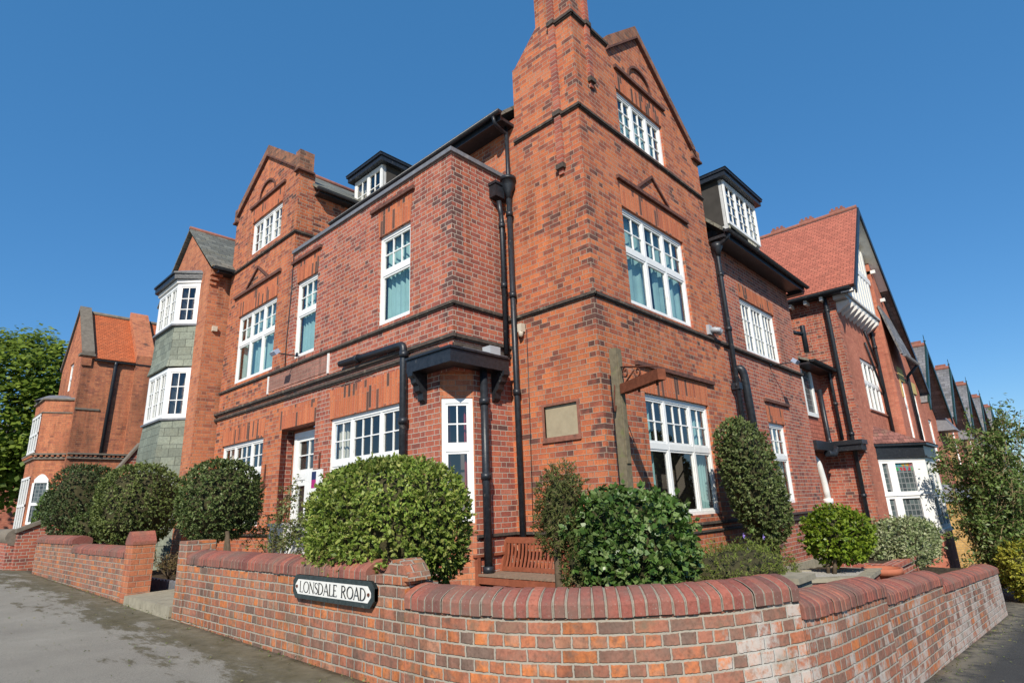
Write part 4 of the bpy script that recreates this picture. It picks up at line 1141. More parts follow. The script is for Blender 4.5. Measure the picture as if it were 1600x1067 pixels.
GL = {
 'L': (.62, stem(.1) + ribbon([(.1, .03, .03), (.55, .03, .03)]) + ribbon([(.55, .0, .02), (.57, .2, .025)])),
 'O': (.95, bowl(.46, .5, .40, .47, 0, 360, 30)),
 'N': (.86, ribbon([(.12, 0, TN), (.12, 1, TN)]) + ribbon([(.08, 1, TK), (.74, 0, TK)]) + ribbon([(.74, 0, TN), (.74, 1, TN)]) + serif(.12, .02) + serif(.74, .98)),
 'S': (.62, ribbon([(.52, .80, .03), (.46, .92, .03), (.30, .97, .03), (.13, .90, .05), (.08, .75, .06), (.16, .60, .065), (.34, .50, .07), (.50, .38, .065), (.55, .22, .06), (.46, .08, .05), (.28, .03, .03), (.12, .08, .03), (.06, .22, .03)])),
 'D': (.84, stem(.1) + bowl(.26, .5, .46, .47, -90, 90) + ribbon([(.1, .97, TN), (.27, .97, TN)]) + ribbon([(.1, .03, TN), (.27, .03, TN)])),
 'A': (.84, ribbon([(.05, 0, TN), (.40, 1, TN)]) + ribbon([(.38, 1, TK), (.74, 0, TK)]) + ribbon([(.18, .34, TN), (.6, .34, TN)]) + serif(.05, .02, .09) + serif(.74, .02)),
 'E': (.62, stem(.1) + ribbon([(.1, .03, .03), (.52, .03, .03)]) + ribbon([(.1, .97, .03), (.5, .97, .03)]) + ribbon([(.1, .52, .03), (.42, .52, .03)]) + ribbon([(.52, 0, .02), (.54, .18, .02)]) + ribbon([(.5, 1, .02), (.51, .83, .02)])),
 'R': (.80, stem(.1) + bowl(.22, .745, .33, .235, -90, 90) + ribbon([(.1, .97, TN), (.23, .97, TN)]) + ribbon([(.1, .51, TN), (.23, .51, TN)]) + ribbon([(.30, .50, TK), (.66, 0, TK)]) + serif(.68, .02, .08)),
}
mb = MB(); H = .098
total = sum((GL[c][0] if c != ' ' else .55) for c in 'LONSDALE ROAD')
W_ = (su1 - su0) - .17; sx = W_ / total; x = su0 + .095; zoff = 0
for ch in 'LONSDALE ROAD':
    if ch == ' ': x += .55 * sx; mb.cut(); continue
    for qd in GL[ch][1]:
        zoff += .00004
        mb.face([SG.p(x + qx * sx, (sz0 + sz1) / 2 - H / 2 + qy * H, .047 + zoff) for qx, qy in qd])
    x += GL[ch][0] * sx
mb.build('lettering', 'signb', sign)
mb = MB()
for u in (su0 + .045, su1 - .045): mb.tube([SG.p(u, (sz0 + sz1) / 2, .045), SG.p(u, (sz0 + sz1) / 2, .055)], .014, 10)
mb.build('bolts', 'rust', sign)

# =================================================================== bench
bench = empty('garden_bench', (-.6, 1.0, .14), 'red brown slatted wooden bench against the brick wall behind the garden wall', 'bench')
by0, by1 = .12, 1.84; bx0, bx1 = -.90, -.28; G0 = .10
def backx(z): return bx1 - .13 + .13 * min(1, max(0, (z - .5) / .55)) ** 1.0
for y in (by0, by1 - .06):
    mb = MB(); mb.box(bx0, bx0 + .06, y, y + .06, G0, .80); mb.build('leg', 'wood', bench)
    mb = MB(); mb.bar(V(backx(.5) + .03, y + .03, G0), V(backx(.5) + .03, y + .03, .55), .06, .06); mb.bar(V(backx(.5) + .03, y + .03, .55), V(bx1 + .03, y + .03, 1.02), .06, .06); mb.build('leg', 'wood', bench)
    mb = MB(); mb.box(bx0 - .03, bx1 - .05, y - .005, y + .065, .80, .835); mb.build('armrest', 'wood', bench)
    mb = MB(); mb.box(bx0 + .06, backx(.5), y + .015, y + .045, .40, .50); mb.build('side_rail', 'wood', bench)
mb = MB()
for i in range(5): mb.box(bx0 + .005 + i * .092, bx0 + .083 + i * .092, by0 + .06, by1 - .06, .545, .575)
mb.build('seat', 'woodtop', bench)
mb = MB(); mb.box(bx0 + .012, bx0 + .045, by0 + .06, by1 - .06, .445, .535); mb.build('front_rail', 'wood', bench)
mb = MB(); mb.bar(V(bx1 + .02, by0 + .06, 1.0), V(bx1 + .02, by1 - .06, 1.0), .04, .085, (0, 0, 1)); mb.bar(V(backx(.6) + .03, by0 + .06, .60), V(backx(.6) + .03, by1 - .06, .60), .03, .06); mb.build('back_rail', 'wood', bench)
n_ = 22
for i in range(n_):
    y = by0 + .10 + (by1 - by0 - .2) * i / (n_ - 1)
    mb = MB()
    zz = [.62, .70, .78, .87, .96]
    for a, b in zip(zz[:-1], zz[1:]):
        fx_ = lambda z: backx(z) + .028 + .022 * math.sin(math.pi * (z - .6) / .38)
        mb.bar(V(fx_(a), y, a), V(fx_(b), y, b + .004), .034, .014, (1, 0, 0))
    mb.build('back_slat', 'wood', bench)

# =================================================================== old sign post at the corner
sp = empty('sign_post', (0, -.3, .2), 'weathered timber post with an empty iron sign bracket standing at the corner of the house', 'sign post')
mb = MB(); mb.box(-.09, .045, -.36, -.24, -.2, 3.64); mb.box(-.075, .02, -.38, -.36, 2.0, 3.55); mb.build('post', 'post', sp)
P0 = V(-.02, -.36, 3.03); dr = V(math.cos(R(-118)), math.sin(R(-118)), 0)
mb = MB(); mb.bar(P0 + dr * .05, P0 + dr * 1.02, .12, .14); mb.build('beam', 'beam', sp)
mb = MB()
mb.tube([P0 + V(0, 0, .33), P0 + dr * .95 + V(0, 0, .12)], .012, 8)
def spiral(c, r0, turns, a0, sgn=1):
    return [c + dr * ((r0 * (1 - .75 * t / 30)) * math.cos(a0 + sgn * turns * 2 * math.pi * t / 30)) + V(0, 0, (r0 * (1 - .75 * t / 30)) * math.sin(a0 + sgn * turns * 2 * math.pi * t / 30)) for t in range(31)]
mb.tube(spiral(P0 + dr * .14 + V(0, 0, .22), .09, 1.2, math.pi / 2), .013, 6)
mb.tube(spiral(P0 + dr * .46 + V(0, 0, .16), .085, 1.1, math.pi), .013, 6)
mb.tube([P0 + V(0, 0, .02), P0 + dr * .2 + V(0, 0, .12), P0 + dr * .37 + V(0, 0, .2)], .013, 6)
mb.tube(bend([P0 + V(-.05, .08, .1), P0 + V(-.16, .05, -.2), P0 + V(-.16, .05, -.34), P0 + V(-.06, .08, -.22)], .05), .012, 6)
mb.tube([P0 + dr * .45 + V(0, 0, -.07), P0 + dr * .45 + V(0, 0, -.12)], .02, 6); mb.tube([P0 + dr * .9 + V(0, 0, -.07), P0 + dr * .9 + V(0, 0, -.12)], .02, 6)
mb.build('iron_bracket', 'rust', sp)

# =================================================================== notice board by the door
nb = empty('notice_board', (-1.5, 5.6, .44), 'white notice board with a navy and magenta square beside the front door', 'notice board')
NP = Plane((-1.46, 0, 0), (0, 1, 0), (-1, 0, 0))
mb = MB(); NP.box(mb, 5.30, 5.92, .62, 2.30, 0, .03); mb.build('board', 'white', nb)
mb = MB(); NP.box(mb, 5.50, 5.66, 2.12, 2.27, .03, .034); mb.build('emblem', 'navy', nb)
mb = MB(); NP.box(mb, 5.50, 5.66, 1.97, 2.12, .03, .034); mb.build('emblem', 'magenta', nb)
mb = MB(); NP.box(mb, 5.34, 5.40, .2, .62, 0, .03); NP.box(mb, 5.82, 5.88, .2, .62, 0, .03); mb.build('legs', 'white', nb)
mb = MB(); mb.box(-2.1, -2.0, 4.75, 5.95, .2, 1.32); mb.box(-2.13, -1.97, 4.72, 5.98, 1.32, 1.37)
tag(mb.build('low_screen', 'white'), 'low white panel half hidden behind the sparse shrub near the door', 'panel')

# =================================================================== planters on the right
def brick_planter(x0, x1, y0, y1, zt, label, stone=True, fill='gravel'):
    p = empty('brick_planter', ((x0 + x1) / 2, (y0 + y1) / 2, -.2), label, 'planter')
    mb = MB(); mb.box(x0, x1, y0, y1, -.9, zt - .07); mb.build('planter_wall', 'brick_ext', p)
    mb = MB(); t = .22
    mb.box(x0 - .05, x1 + .05, y0 - .05, y0 + t, zt - .07, zt); mb.box(x0 - .05, x1 + .05, y1 - t, y1 + .05, zt - .07, zt)
    mb.box(x0 - .05, x0 + t, y0 + t, y1 - t, zt - .07, zt); mb.box(x1 - t, x1 + .05, y0 + t, y1 - t, zt - .07, zt)
    mb.build('planter_coping', 'stone' if stone else 'brick_ext', p)
    mb = MB(); mb.box(x0 + t, x1 - t, y0 + t, y1 - t, zt - .09, zt - .02); mb.build('planter_fill', fill, p)
    return p
p = empty('brick_planter', (3.8, -1.6, -.2), 'brick planter with stone coping and pale gravel under the lime green bush', 'planter')
PQ = [(2.78, -1.25), (3.6, -2.14), (4.75, -2.05), (4.1, -.85)]
def inset(q, d):
    cx, cy = sum(a for a, b in q) / 4, sum(b for a, b in q) / 4
    return [(cx + (a - cx) * d, cy + (b - cy) * d) for a, b in q]
mb = MB(); mb.prism([V(a, b, -.9) for a, b in PQ], (0, 0, 1.09)); mb.build('planter_wall', 'brick_ext', p)
mb = MB(); o1, i1_ = inset(PQ, 1.07), inset(PQ, .72)
for q in range(4):
    r_ = (q + 1) % 4; mb.prism([V(*o1[q], .19), V(*o1[r_], .19), V(*i1_[r_], .19), V(*i1_[q], .19)], (0, 0, .06))
mb.build('planter_coping', 'stone', p)
mb = MB(); mb.prism([V(a, b, .18) for a, b in inset(PQ, .74)], (0, 0, .055)); mb.build('planter_fill', 'gravel', p)
brick_planter(6.3, 8.5, -1.95, -.9, .15, 'plain brick planter under the variegated hedge', False, 'soil')
mb = MB(); mb.box(.0, .5, -2.32, -2.1, -.4, .56); mb.box(-.04, .54, -2.36, -2.06, .56, .62)
tag(mb.build('stone_kerb', 'stone'), 'short run of stone edging just inside the garden wall by the low hedge', 'edging')
pot = empty('plant_pot', (4.95, -2.05, 0), 'round terracotta pot between the two brick planters', 'plant pot')
mb = MB(); mb.lathe([(0, -.3), (.2, -.3), (.26, .14), (.30, .14), (.31, .24), (.27, .24), (.26, .18), (0, .16)], (4.95, -2.05, 0), 24); mb.build('pot', 'terracotta', pot)

# =================================================================== plants
def sprigs(Pn, Nn, k, L_, seed, flop):
    """turn surface points into little shoots of k leaves each: positions, normals, leaf directions"""
    rng = np.random.default_rng(seed); n = len(Pn)
    A = Nn + rng.normal(0, flop, (n, 3)); A[:, 2] += .35; A /= np.linalg.norm(A, axis=1)[:, None]
    P_ = np.repeat(Pn, k, 0); A = np.repeat(A, k, 0); m = n * k
    Q = rng.normal(0, 1, (m, 3)); Q -= A * (Q * A).sum(1)[:, None]; Q /= np.linalg.norm(Q, axis=1)[:, None]
    t = rng.random(m)[:, None]
    T = A * (.15 + 1.0 * t) + Q * (1.0 - .45 * t); T /= np.linalg.norm(T, axis=1)[:, None]
    P_ = P_ + A * L_ * (t * 1.5 - .9) + T * L_ * .45
    N_ = A - T * (A * T).sum(1)[:, None] + rng.normal(0, .25, (m, 3)); N_ /= np.linalg.norm(N_, axis=1)[:, None]
    return P_, N_, T
def leaf_mesh(name, Pn, Nn, size, mat, parent=None, aspect=.5, seed=0, flop=.8, droop=0.0, T0=None):
    rng = np.random.default_rng(seed); n = len(Pn)
    if T0 is None:
        Nn = Nn + rng.normal(0, flop * .5, (n, 3)); Nn[:, 2] += .25
    Nn /= np.linalg.norm(Nn, axis=1)[:, None] + 1e-9
    T = rng.normal(0, 1, (n, 3)) if T0 is None else T0.copy(); T -= Nn * (T * Nn).sum(1)[:, None]; T[:, 2] -= droop
    T /= np.linalg.norm(T, axis=1)[:, None] + 1e-9
    B = np.cross(Nn, T)
    s = size * rng.uniform(.6, 1.3, n)[:, None]; w = s * aspect
    v = np.empty((n, 4, 3))
    v[:, 0] = Pn - T * s * .5; v[:, 2] = Pn + T * s * .5
    v[:, 1] = Pn + B * w * .5 + Nn * s * .13; v[:, 3] = Pn - B * w * .5 + Nn * s * .13
    me = bpy.data.meshes.new(name)
    me.vertices.add(n * 4); me.vertices.foreach_set('co', v.astype(np.float32).ravel())
    me.loops.add(n * 4); me.loops.foreach_set('vertex_index', np.arange(n * 4, dtype=np.int32))
    me.polygons.add(n); me.polygons.foreach_set('loop_start', np.arange(0, n * 4, 4, dtype=np.int32))
    me.update(calc_edges=True); me.materials.append(M[mat] if isinstance(mat, str) else mat)
    o = bpy.data.objects.new(name, me); COL.objects.link(o)
    if parent is not None:
        o.parent = parent; o.matrix_parent_inverse = parent.matrix_world.inverted()
    return o

def lump(D, seed, k=3):
    rng = np.random.default_rng(seed); r = np.zeros(len(D))
    for f, a in ((2.2, .5), (4.3, .3), (8.5, .22)):
        for _ in range(k):
            w = rng.normal(0, 1, 3) * f; r += a / k * np.sin(D @ w + rng.uniform(0, 6.28))
    return r
def blob_pts(n, c, rad, seed, rough=.06, zmin=-1.0, p=2.0, thick=.12, shear=(0, 0)):
    rng = np.random.default_rng(seed)
    D = rng.normal(0, 1, (n * 2, 3)); D /= np.linalg.norm(D, axis=1)[:, None]
    D = D[D[:, 2] > zmin][:n]
    sup = (np.abs(D) ** p).sum(1) ** (-1 / p)
    r = sup * (1 + rough * lump(D, seed + 1) * 1.6 - thick * rng.random(len(D)) ** 2)
    L_ = D * r[:, None]
    Pn = L_ * np.array(rad)
    Pn[:, 0] += shear[0] * Pn[:, 2]; Pn[:, 1] += shear[1] * Pn[:, 2]
    Nn = D / np.array(rad); Nn /= np.linalg.norm(Nn, axis=1)[:, None]
    return Pn + np.array(c), Nn
def core_mesh(c, rad, seed, f, zmin, p, mat, parent, shear=(0, 0), rough=.06):
    mb = MB(); nu, nv = 28, 16
    def pt(i, j):
        th = 2 * math.pi * i / nu; ph = math.pi * (j / nv - .5)
        d = np.array([[math.cos(ph) * math.cos(th), math.cos(ph) * math.sin(th), max(math.sin(ph), zmin)]])
        r = (np.abs(d) ** p).sum() ** (-1 / p) * (1 + rough * lump(d, seed + 1)[0] * 1.6) * f
        q = d[0] * r * np.array(rad); q[0] += shear[0] * q[2]; q[1] += shear[1] * q[2]
        return V(*(q + np.array(c)))
    for i in range(nu):
        for j in range(nv):
            mb.face([pt(i, j), pt(i + 1, j), pt(i + 1, j + 1), pt(i, j + 1)])
    return mb.build('twig_shade_core', 'twigs', parent)  # solid lump behind the leaves, its dark colour stands in for inner shade
def shrub(label, c, rad, n, size, mat, seed, cat='shrub', name='clipped_shrub', rough=.06, zmin=-1.0, p=2.0, thick=.14, core=.80, stems=None, aspect=.5, shear=(0, 0), flop=.8, group=None, stray=.03, sprig=.7):
    s = empty(name, (c[0], c[1], c[2] - rad[2]), label, cat, group)
    kk = 6
    Pn, Nn = blob_pts(n // kk, c, rad, seed, rough, zmin, p, thick, shear)
    P2, N2 = blob_pts(int(n * stray) // kk, c, [q + size * .8 for q in rad], seed + 5, rough, zmin, p, .05, shear)
    P_, N_, T_ = sprigs(np.vstack([Pn, P2]), np.vstack([Nn, N2]), kk, size * sprig, seed + 9, flop * .55)
    leaf_mesh('foliage', P_, N_, size, mat, s, aspect, seed, T0=T_)
    if core: core_mesh(c, rad, seed, core, zmin, p, mat, s, shear, rough)
    if stems:
        mb = MB()
        for pts, r0, r1 in stems: mb.tube(bend(pts, .1), r0, 8, True, r1)
        mb.build('stems', 'bark', s)
    return s

G1 = 'round clipped shrubs along the wall'
shrub('broad bright green dome of clipped privet spilling over the wall behind the street sign', (-3.46, .36, 1.35), (.70, .83, .66), 30000, .050, 'leaf_dome', 11, rough=.035, zmin=-.95, p=2.6, thick=.13, stray=.03,
      stems=[([(-3.4, .3, .1), (-3.45, .3, 1.0)], .04, .03), ([(-3.3, .1, .1), (-3.5, -.1, .9)], .03, .02)])
shrub('dark clipped round topiary on bare twin stems just right of the gate opening', (-3.2, 5.42, 1.78), (.60, .61, .64), 15000, .05, 'leaf_holly', 12, rough=.035, p=2.4, group=G1, zmin=-.95,
      stems=[([(-3.2, 5.1, .4), (-3.2, 5.0, 1.3)], .035, .03), ([(-3.15, 4.75, .4), (-3.25, 4.9, 1.3)], .04, .03)])
shrub('dark clipped round topiary just left of the gate opening, over the pointed pier', (-3.1, 10.2, 1.86), (.80, .82, .86), 15000, .06, 'leaf_boxpale', 13, rough=.04, p=2.4, group=G1, stems=[([(-3.1, 10.2, .3), (-3.1, 10.2, 1.5)], .06, .05)])
shrub('darkest clipped round topiary at the far end of the garden wall', (-3.25, 14.6, 2.06), (.80, .84, .95), 13000, .066, 'leaf_dark', 14, rough=.04, p=2.7, group=G1, stems=[([(-3.2, 14.4, .3), (-3.2, 14.4, 1.5)], .06, .05)])
shrub('small bushy green shrub between two dark topiaries on the far wall', (-3.5, 12.4, 1.36), (.36, .40, .44), 3200, .066, 'leaf_box', 15, rough=.11, name='small_shrub')
shrub('pale green clipped hedge end beyond the darkest topiary', (-3.3, 18.2, 1.75), (.4, .42, .72), 3600, .085, 'leaf_light', 16, rough=.05, p=2.6)
CF = 'conifer bushes by the bench'
shrub('taller brown tinged feathery conifer bush right of the wooden bench', (-2.43, -1.05, 1.44), (.25, .25, .42), 6600, .05, 'leaf_conifer', 17, name='conifer_bush', rough=.13, aspect=.2, thick=.35, core=.66, shear=(0, -.12), stems=[([(-2.45, -1.0, .1), (-2.5, -1.03, 1.2)], .05, .03)], stray=.14, group=CF)
shrub('lower ragged part brown conifer bush at the foot of the taller conifer', (-2.42, -1.30, .95), (.20, .22, .36), 3000, .05, 'leaf_conifer', 18, name='conifer_bush', rough=.15, aspect=.2, thick=.4, core=.66, stems=[([(-2.5, -1.3, .1), (-2.52, -1.28, .8)], .04, .03)], stray=.16, group=CF)
shrub('glossy large leaved green ivy bush in the curve of the garden wall', (-2.12, -1.6, 1.13), (.50, .52, .45), 11500, .062, 'leaf_ivy', 19, name='ivy_bush', rough=.075, p=3.4, thick=.25, aspect=.74, core=.80, stray=.08, flop=1.2)
shrub('low ragged conifer hedge behind the curved wall, green on top and brown below', (.12, -1.6, .64), (1.1, .5, .31), 12000, .048, 'leaf_low', 20, name='low_hedge', rough=.10, p=2.8, aspect=.2, thick=.35, core=.78, stray=.14)
shrub('tall leaning clipped shrub against the right front between the two ground floor windows', (3.34, -.72, 1.72), (.66, .40, 1.02), 14000, .058, 'leaf_tall', 21, name='tall_shrub', rough=.055, p=2.7, thick=.18, shear=(-.42, 0), stems=[([(4.0, -.7, -.2), (3.8, -.72, 1.2)], .06, .04), ([(4.1, -.6, -.2), (4.0, -.7, 1.0)], .05, .03)])
shrub('lime green mop headed bush on short stems in the stone edged planter', (4.16, -1.68, .82), (.48, .49, .43), 7200, .066, 'leaf_bright', 22, name='lime_bush', rough=.11, p=2.3, thick=.35, core=.70, aspect=.62, stray=.12, flop=1.2, stems=[([(3.85, -1.6, .2), (3.95, -1.65, .6)], .035, .025), ([(3.95, -1.55, .2), (4.25, -1.6, .6)], .03, .02), ([(3.9, -1.5, .2), (4.0, -1.5, .6)], .03, .02)])
shrub('pale cream and green variegated hedge in front of the neighbouring bay window', (9.5, -1.55, .32), (2.1, .6, .5), 14000, .08, 'leaf_varieg', 23, name='variegated_hedge', rough=.10, p=2.8, thick=.25, core=.8, stray=.08)
shrub('yellow leaved shrub by the street beyond the end of the garden wall', (12.9, -3.42, -.60), (.9, .5, .72), 6600, .085, 'leaf_gold', 24, name='golden_shrub', rough=.14, thick=.4, core=.7, stray=.1)
shrub('green bush behind the yellow shrub at the right edge', (15.5, -3.3, .3), (1.4, 1.0, 1.3), 8000, .11, 'leaf_rt', 25, name='green_bush', rough=.15, thick=.45, core=.7, stray=.1)

def loose(label, base, stems, mat, seed, size, n_leaf, spread, name='sparse_shrub', cat='shrub', bark='bark', r0=.02, aspect=.45, nsh=7):
    s = empty(name, base, label, cat); rng = random.Random(seed); nr = np.random.default_rng(seed)
    mb = MB(); pts = []; nn = []
    for (tx, ty, tz) in stems:
        a = Vector(base); b = Vector((tx, ty, tz)); m = a.lerp(b, .45) + Vector((rng.uniform(-.1, .1), rng.uniform(-.1, .1), 0)) * (b - a).length
        line = bend([a, m, b], (b - a).length * .3, 6)
        mb.tube(line, r0, 6, True, r0 * .15)
        for _ in range(nsh):
            t = rng.uniform(.3, 1) ** .7; q = a.lerp(m, t / .45) if t < .45 else m.lerp(b, (t - .45) / .55)
            d = Vector((rng.gauss(0, 1), rng.gauss(0, 1), rng.gauss(.35, .6))).normalized() * spread * rng.uniform(.6, 1.7)
            e = q + d; mb.tube([q, q.lerp(e, .5) + Vector((0, 0, .03)), e], r0 * .35, 5, False, r0 * .15)
            for _k in range(n_leaf):
                u = rng.uniform(.25, 1.05)
                pts.append(q.lerp(e, u) + Vector((rng.gauss(0, 1), rng.gauss(0, 1), rng.gauss(0, 1))) * spread * .22); nn.append(d)
    mb.build('stems', bark, s)
    leaf_mesh('foliage', np.array([tuple(p) for p in pts]), np.array([tuple(d) for d in nn]), size, mat, s, aspect, seed)
    return s
rng = random.Random(41)
loose('sparse leggy green shrub in front of the front door', (-2.5, 4.7, .4), [(-2.5 + rng.uniform(-.4, .4), 4.7 + rng.uniform(-1.0, 1.1), rng.uniform(1.15, 1.75)) for _ in range(13)] + [(-2.45, 4.5, 2.05), (-2.5, 4.35, 1.95), (-2.4, 4.6, 1.95)], 'leaf_wisp', 31, .058, 20, .16, r0=.013)
loose('dry straggly twigs beside the path inside the gate opening', (-2.9, 8.4, .4), [(-2.9 + rng.uniform(-.25, .25), 8.4 + rng.uniform(-.45, .45), rng.uniform(.65, .95)) for _ in range(10)], 'leaf_dry', 32, .045, 10, .10, name='dry_plant', r0=.009)
loose('low flowering plant with a few violet flowers under the right front window', (2.9, -.75, .1), [(2.9 + rng.uniform(-.7, .7), -.75 + rng.uniform(-.2, .2), rng.uniform(.55, .95)) for _ in range(12)], 'leaf_light', 33, .08, 9, .08, name='flowering_plant', cat='plant', r0=.008)
fl = bpy.data.objects['flowering_plant']
mb = MB()
for x, y, z in ((2.25, -.85, .92), (2.9, -.9, .86), (2.45, -.8, .70)):
    for kk in range(5):
        a = kk * 2 * math.pi / 5; c0 = V(x, y, z); d = V(math.cos(a) * .7, -.5, math.sin(a)).normalized(); t = V(-math.sin(a), 0, math.cos(a))
        mb.face([c0, c0 + d * .03 + t * .014, c0 + d * .05, c0 + d * .03 - t * .014])
M['violet'] = plain('violet petals', (.28, .20, .55), .6, .1, 5); mb.build('flowers', 'violet', fl)
# loose tree-like shrub at the right
st = []
for _ in range(66):
    a = rng.uniform(0, 6.28); rr = math.sqrt(rng.random()); yy = math.sin(a) * rr * 1.15; st.append((13.9 + math.cos(a) * rr * 1.1, -3.1 + yy, 3.6 - .35 * yy - .7 * rr ** 2 - rng.random() ** 1.8 * 3.8))
loose('tall loose leafy shrub with pale stems beyond the right end of the wall', (13.9, -2.8, -1.1), st, 'leaf_rt', 34, .115, 17, .33, name='tall_loose_shrub', bark='barkpale', r0=.024, aspect=.42, nsh=17)

# sycamore behind the left houses
def tree(label, base, crown, rad, n_cl, n_lf, size, mat, seed, trunk_r=.4):
    t = empty('leafy_tree', base, label, 'tree'); rng = np.random.default_rng(seed); rr = random.Random(seed)
    c = np.array(crown); D = rng.normal(0, 1, (n_cl, 3)); D /= np.linalg.norm(D, axis=1)[:, None]
    rad_ = np.array(rad); f = rng.uniform(.35, 1, n_cl) ** .45 * (1 + .10 * lump(D, seed))
    cl = c + D * rad_ * f[:, None]
    pts, nn = [], []
    for i in range(n_cl):
        s = rng.uniform(.7, 1.5) * rad[0] * .13
        q = rng.normal(0, 1, (n_lf, 3)) * np.array([s, s, s * .42]); q[:, 2] -= .25 * (q[:, 0] ** 2 + q[:, 1] ** 2) / s
        pts.append(cl[i] + q); up = np.tile(np.array([0, 0, 1.2]) + D[i] * .7, (n_lf, 1)); nn.append(up)
    leaf_mesh('crown', np.vstack(pts), np.vstack(nn) - np.array([.5, .5, 0]), size, mat, t, .75, seed, 1.1)
    mb = MB(); b = Vector(base); top = b.lerp(Vector(crown), .75)
    mb.tube([b, b.lerp(top, .5) + Vector((.2, .1, 0)), top], trunk_r, 12, True, trunk_r * .5)
    for i in range(0, n_cl, max(1, n_cl // 46)):
        e = Vector(tuple(cl[i])); s = b.lerp(top, rr.uniform(.3, .95)); m = s.lerp(e, .5) + Vector((0, 0, -.3))
        mb.tube(bend([s, m, e], 1.0, 4), trunk_r * .28, 6, False, trunk_r * .05)
    mb.build('trunk', 'bark', t)
    return t
tree('big leafy green tree behind the houses at the left edge', (-1.6, 52, .6), (-1.9, 52.3, 10.0), (6.2, 6.2, 6.6), 230, 150, .40, 'leaf_tree', 51)

# weeds and fallen leaves along the foot of the wall
rng = np.random.default_rng(9); pw = []
for _ in range(700):
    y = rng.uniform(-.6, 14); x = -4.13 - abs(rng.normal(0, .05)) if rng.random() < .5 else -4.2 - abs(rng.normal(0, .9))
    pw.append((x, y, zpave(x, y) + rng.uniform(.003, .02 if x < -4.2 else .05)))
for _ in range(420):
    x = rng.uniform(-1, 9); y = -3.25 - abs(rng.normal(0, .25)); pw.append((x, y, zpave(x, y) + .012))
pw = np.array(pw)
w = leaf_mesh('wall_foot_weeds', pw, np.tile([0, 0, 1.0], (len(pw), 1)), .028, 'leaf_wisp', None, .5, 3, 1.1); w['kind'] = 'stuff'
w['label'] = 'tiny weeds and fallen bits along the foot of the wall'

# =================================================================== house beyond the left wing
lh = empty('brick_house', (2, 30, .5), 'orange tiled red brick house with canted bay beyond the far end of the garden wall', 'house')
LY = 26.3; LX = -1.8
FS = Plane((0, LY, 0), (1, 0, 0), (0, -1, 0)); FF = Plane((LX, 0, 0), (0, 1, 0), (-1, 0, 0))
mb = MB(); wall(mb, FS, [(LX, 8.75), (6, 8.75)], 0)
wall(mb, FF, [(LY, 8.75), (28.5, 11.45), (30.7, 8.75)], 0, [(28.1, 28.95, 7.45, 8.8, .12)])
FS.box(mb, LX - .06, LX + .32, 8.3, 8.75, 0, .08)
FS.box(mb, .22, 1.02, 4.46, 8.7, .02, .155)
mb.prism([V(.22, LY - .16, 8.4), V(.22, LY - .16, 9.05), V(.22, 28.5, 11.8), V(.22, 28.5, 11.2)], (.8, 0, 0))
mb.build('wall', 'brick_dk', lh)
window(lh, FF, 28.1, 28.95, 7.45, 8.8, [(1, 1)], .5, 1, curtain=None, w=-.06, deep=.5)
mb = MB()
slab(mb, (LX + .3, LY - .12, 8.68), (6, LY - .12, 8.68), (6, 28.5, 11.38), (LX + .3, 28.5, 11.38)); slab(mb, (LX + .3, 30.8, 8.7), (6, 30.8, 8.7), (6, 28.5, 11.38), (LX + .3, 28.5, 11.38))
lr = mb.build('roof', 'tileor', lh)
mb = MB(); mb.tube([V(LX + .3, 28.5, 11.42), V(6, 28.5, 11.42)], .09, 8); mb.build('ridge_tiles', 'capstone', lr)
mb = MB()
for y0 in (LY - .1, 30.8):
    mb.cut()
    mb.hexa([V(LX - .08, y0, 8.78), V(LX + .38, y0, 8.78), V(LX + .38, 28.5, 11.5), V(LX - .08, 28.5, 11.5), V(LX - .08, y0, 8.95), V(LX + .38, y0, 8.95), V(LX + .38, 28.5, 11.68), V(LX - .08, 28.5, 11.68)])
mb.cut(); FS.box(mb, LX - .14, LX + .42, 8.74, 8.84, -.3, .16)
mb.build('gable_coping', 'capstone', lh)
mb = MB(); gutter(mb, (LX + .42, LY - .14, 8.62), (.9, LY - .14, 8.62), .07); mb.build('gutter', 'iron', lh)
pipe([(-.55, LY - .14, 8.6), (-.55, LY - .09, 8.4), (-.62, LY - .09, 4.3)], .075, n='drainpipe', par=lh)
pts3 = lambda x0, z: [V(LX, LY + .35, z), V(x0, 27.15, z), V(x0, 29.1, z), V(LX, 30.0, z)]
mb = MB()
def bayring(x0, z, g=0): return [V(LX + .01, LY + .30 - g, z), V(x0 - g, 27.05 - g * .5, z), V(x0 - g, 29.2 + g, z), V(LX + .01, 30.1 + g, z)]
mb.prism(bayring(-2.75, 4.45), (0, 0, 2.35)); mb.cut(); mb.prism(bayring(-2.75, .0), (0, 0, 4.2)); mb.build('bay_wall', 'brick_dk', lh)
mb = MB()
mb.prism(bayring(-2.75, 4.2, .08), (0, 0, .10)); mb.prism(bayring(-2.75, 4.38, .16), (0, 0, .07)); mb.prism(bayring(-2.75, 6.75, .08), (0, 0, .07)); mb.prism(bayring(-2.75, 6.18, .04), (0, 0, .05))
FS.box(mb, LX, 1.6, 4.20, 4.30, 0, .10); FS.box(mb, LX, 1.6, 4.38, 4.45, 0, .18); FS.box(mb, LX, -.9, 6.32, 6.40, 0, .05)
mb.build('cornice', 'capstone', lh)
mb = MB()
for i in range(20): FS.box(mb, LX + .1 + i * .17, LX + .19 + i * .17, 4.30, 4.38, 0, .14)
r_ = bayring(-2.75, 4.30, .10)
for a, b in zip(r_[:-1], r_[1:]):
    n = int((b - a).length / .17)
    for i in range(n):
        q = a.lerp(b, (i + .5) / n); mb.box(q.x - .045, q.x + .045, q.y - .045, q.y + .045, 4.30, 4.38)
mb.build('dentils', 'brick_or', lh)
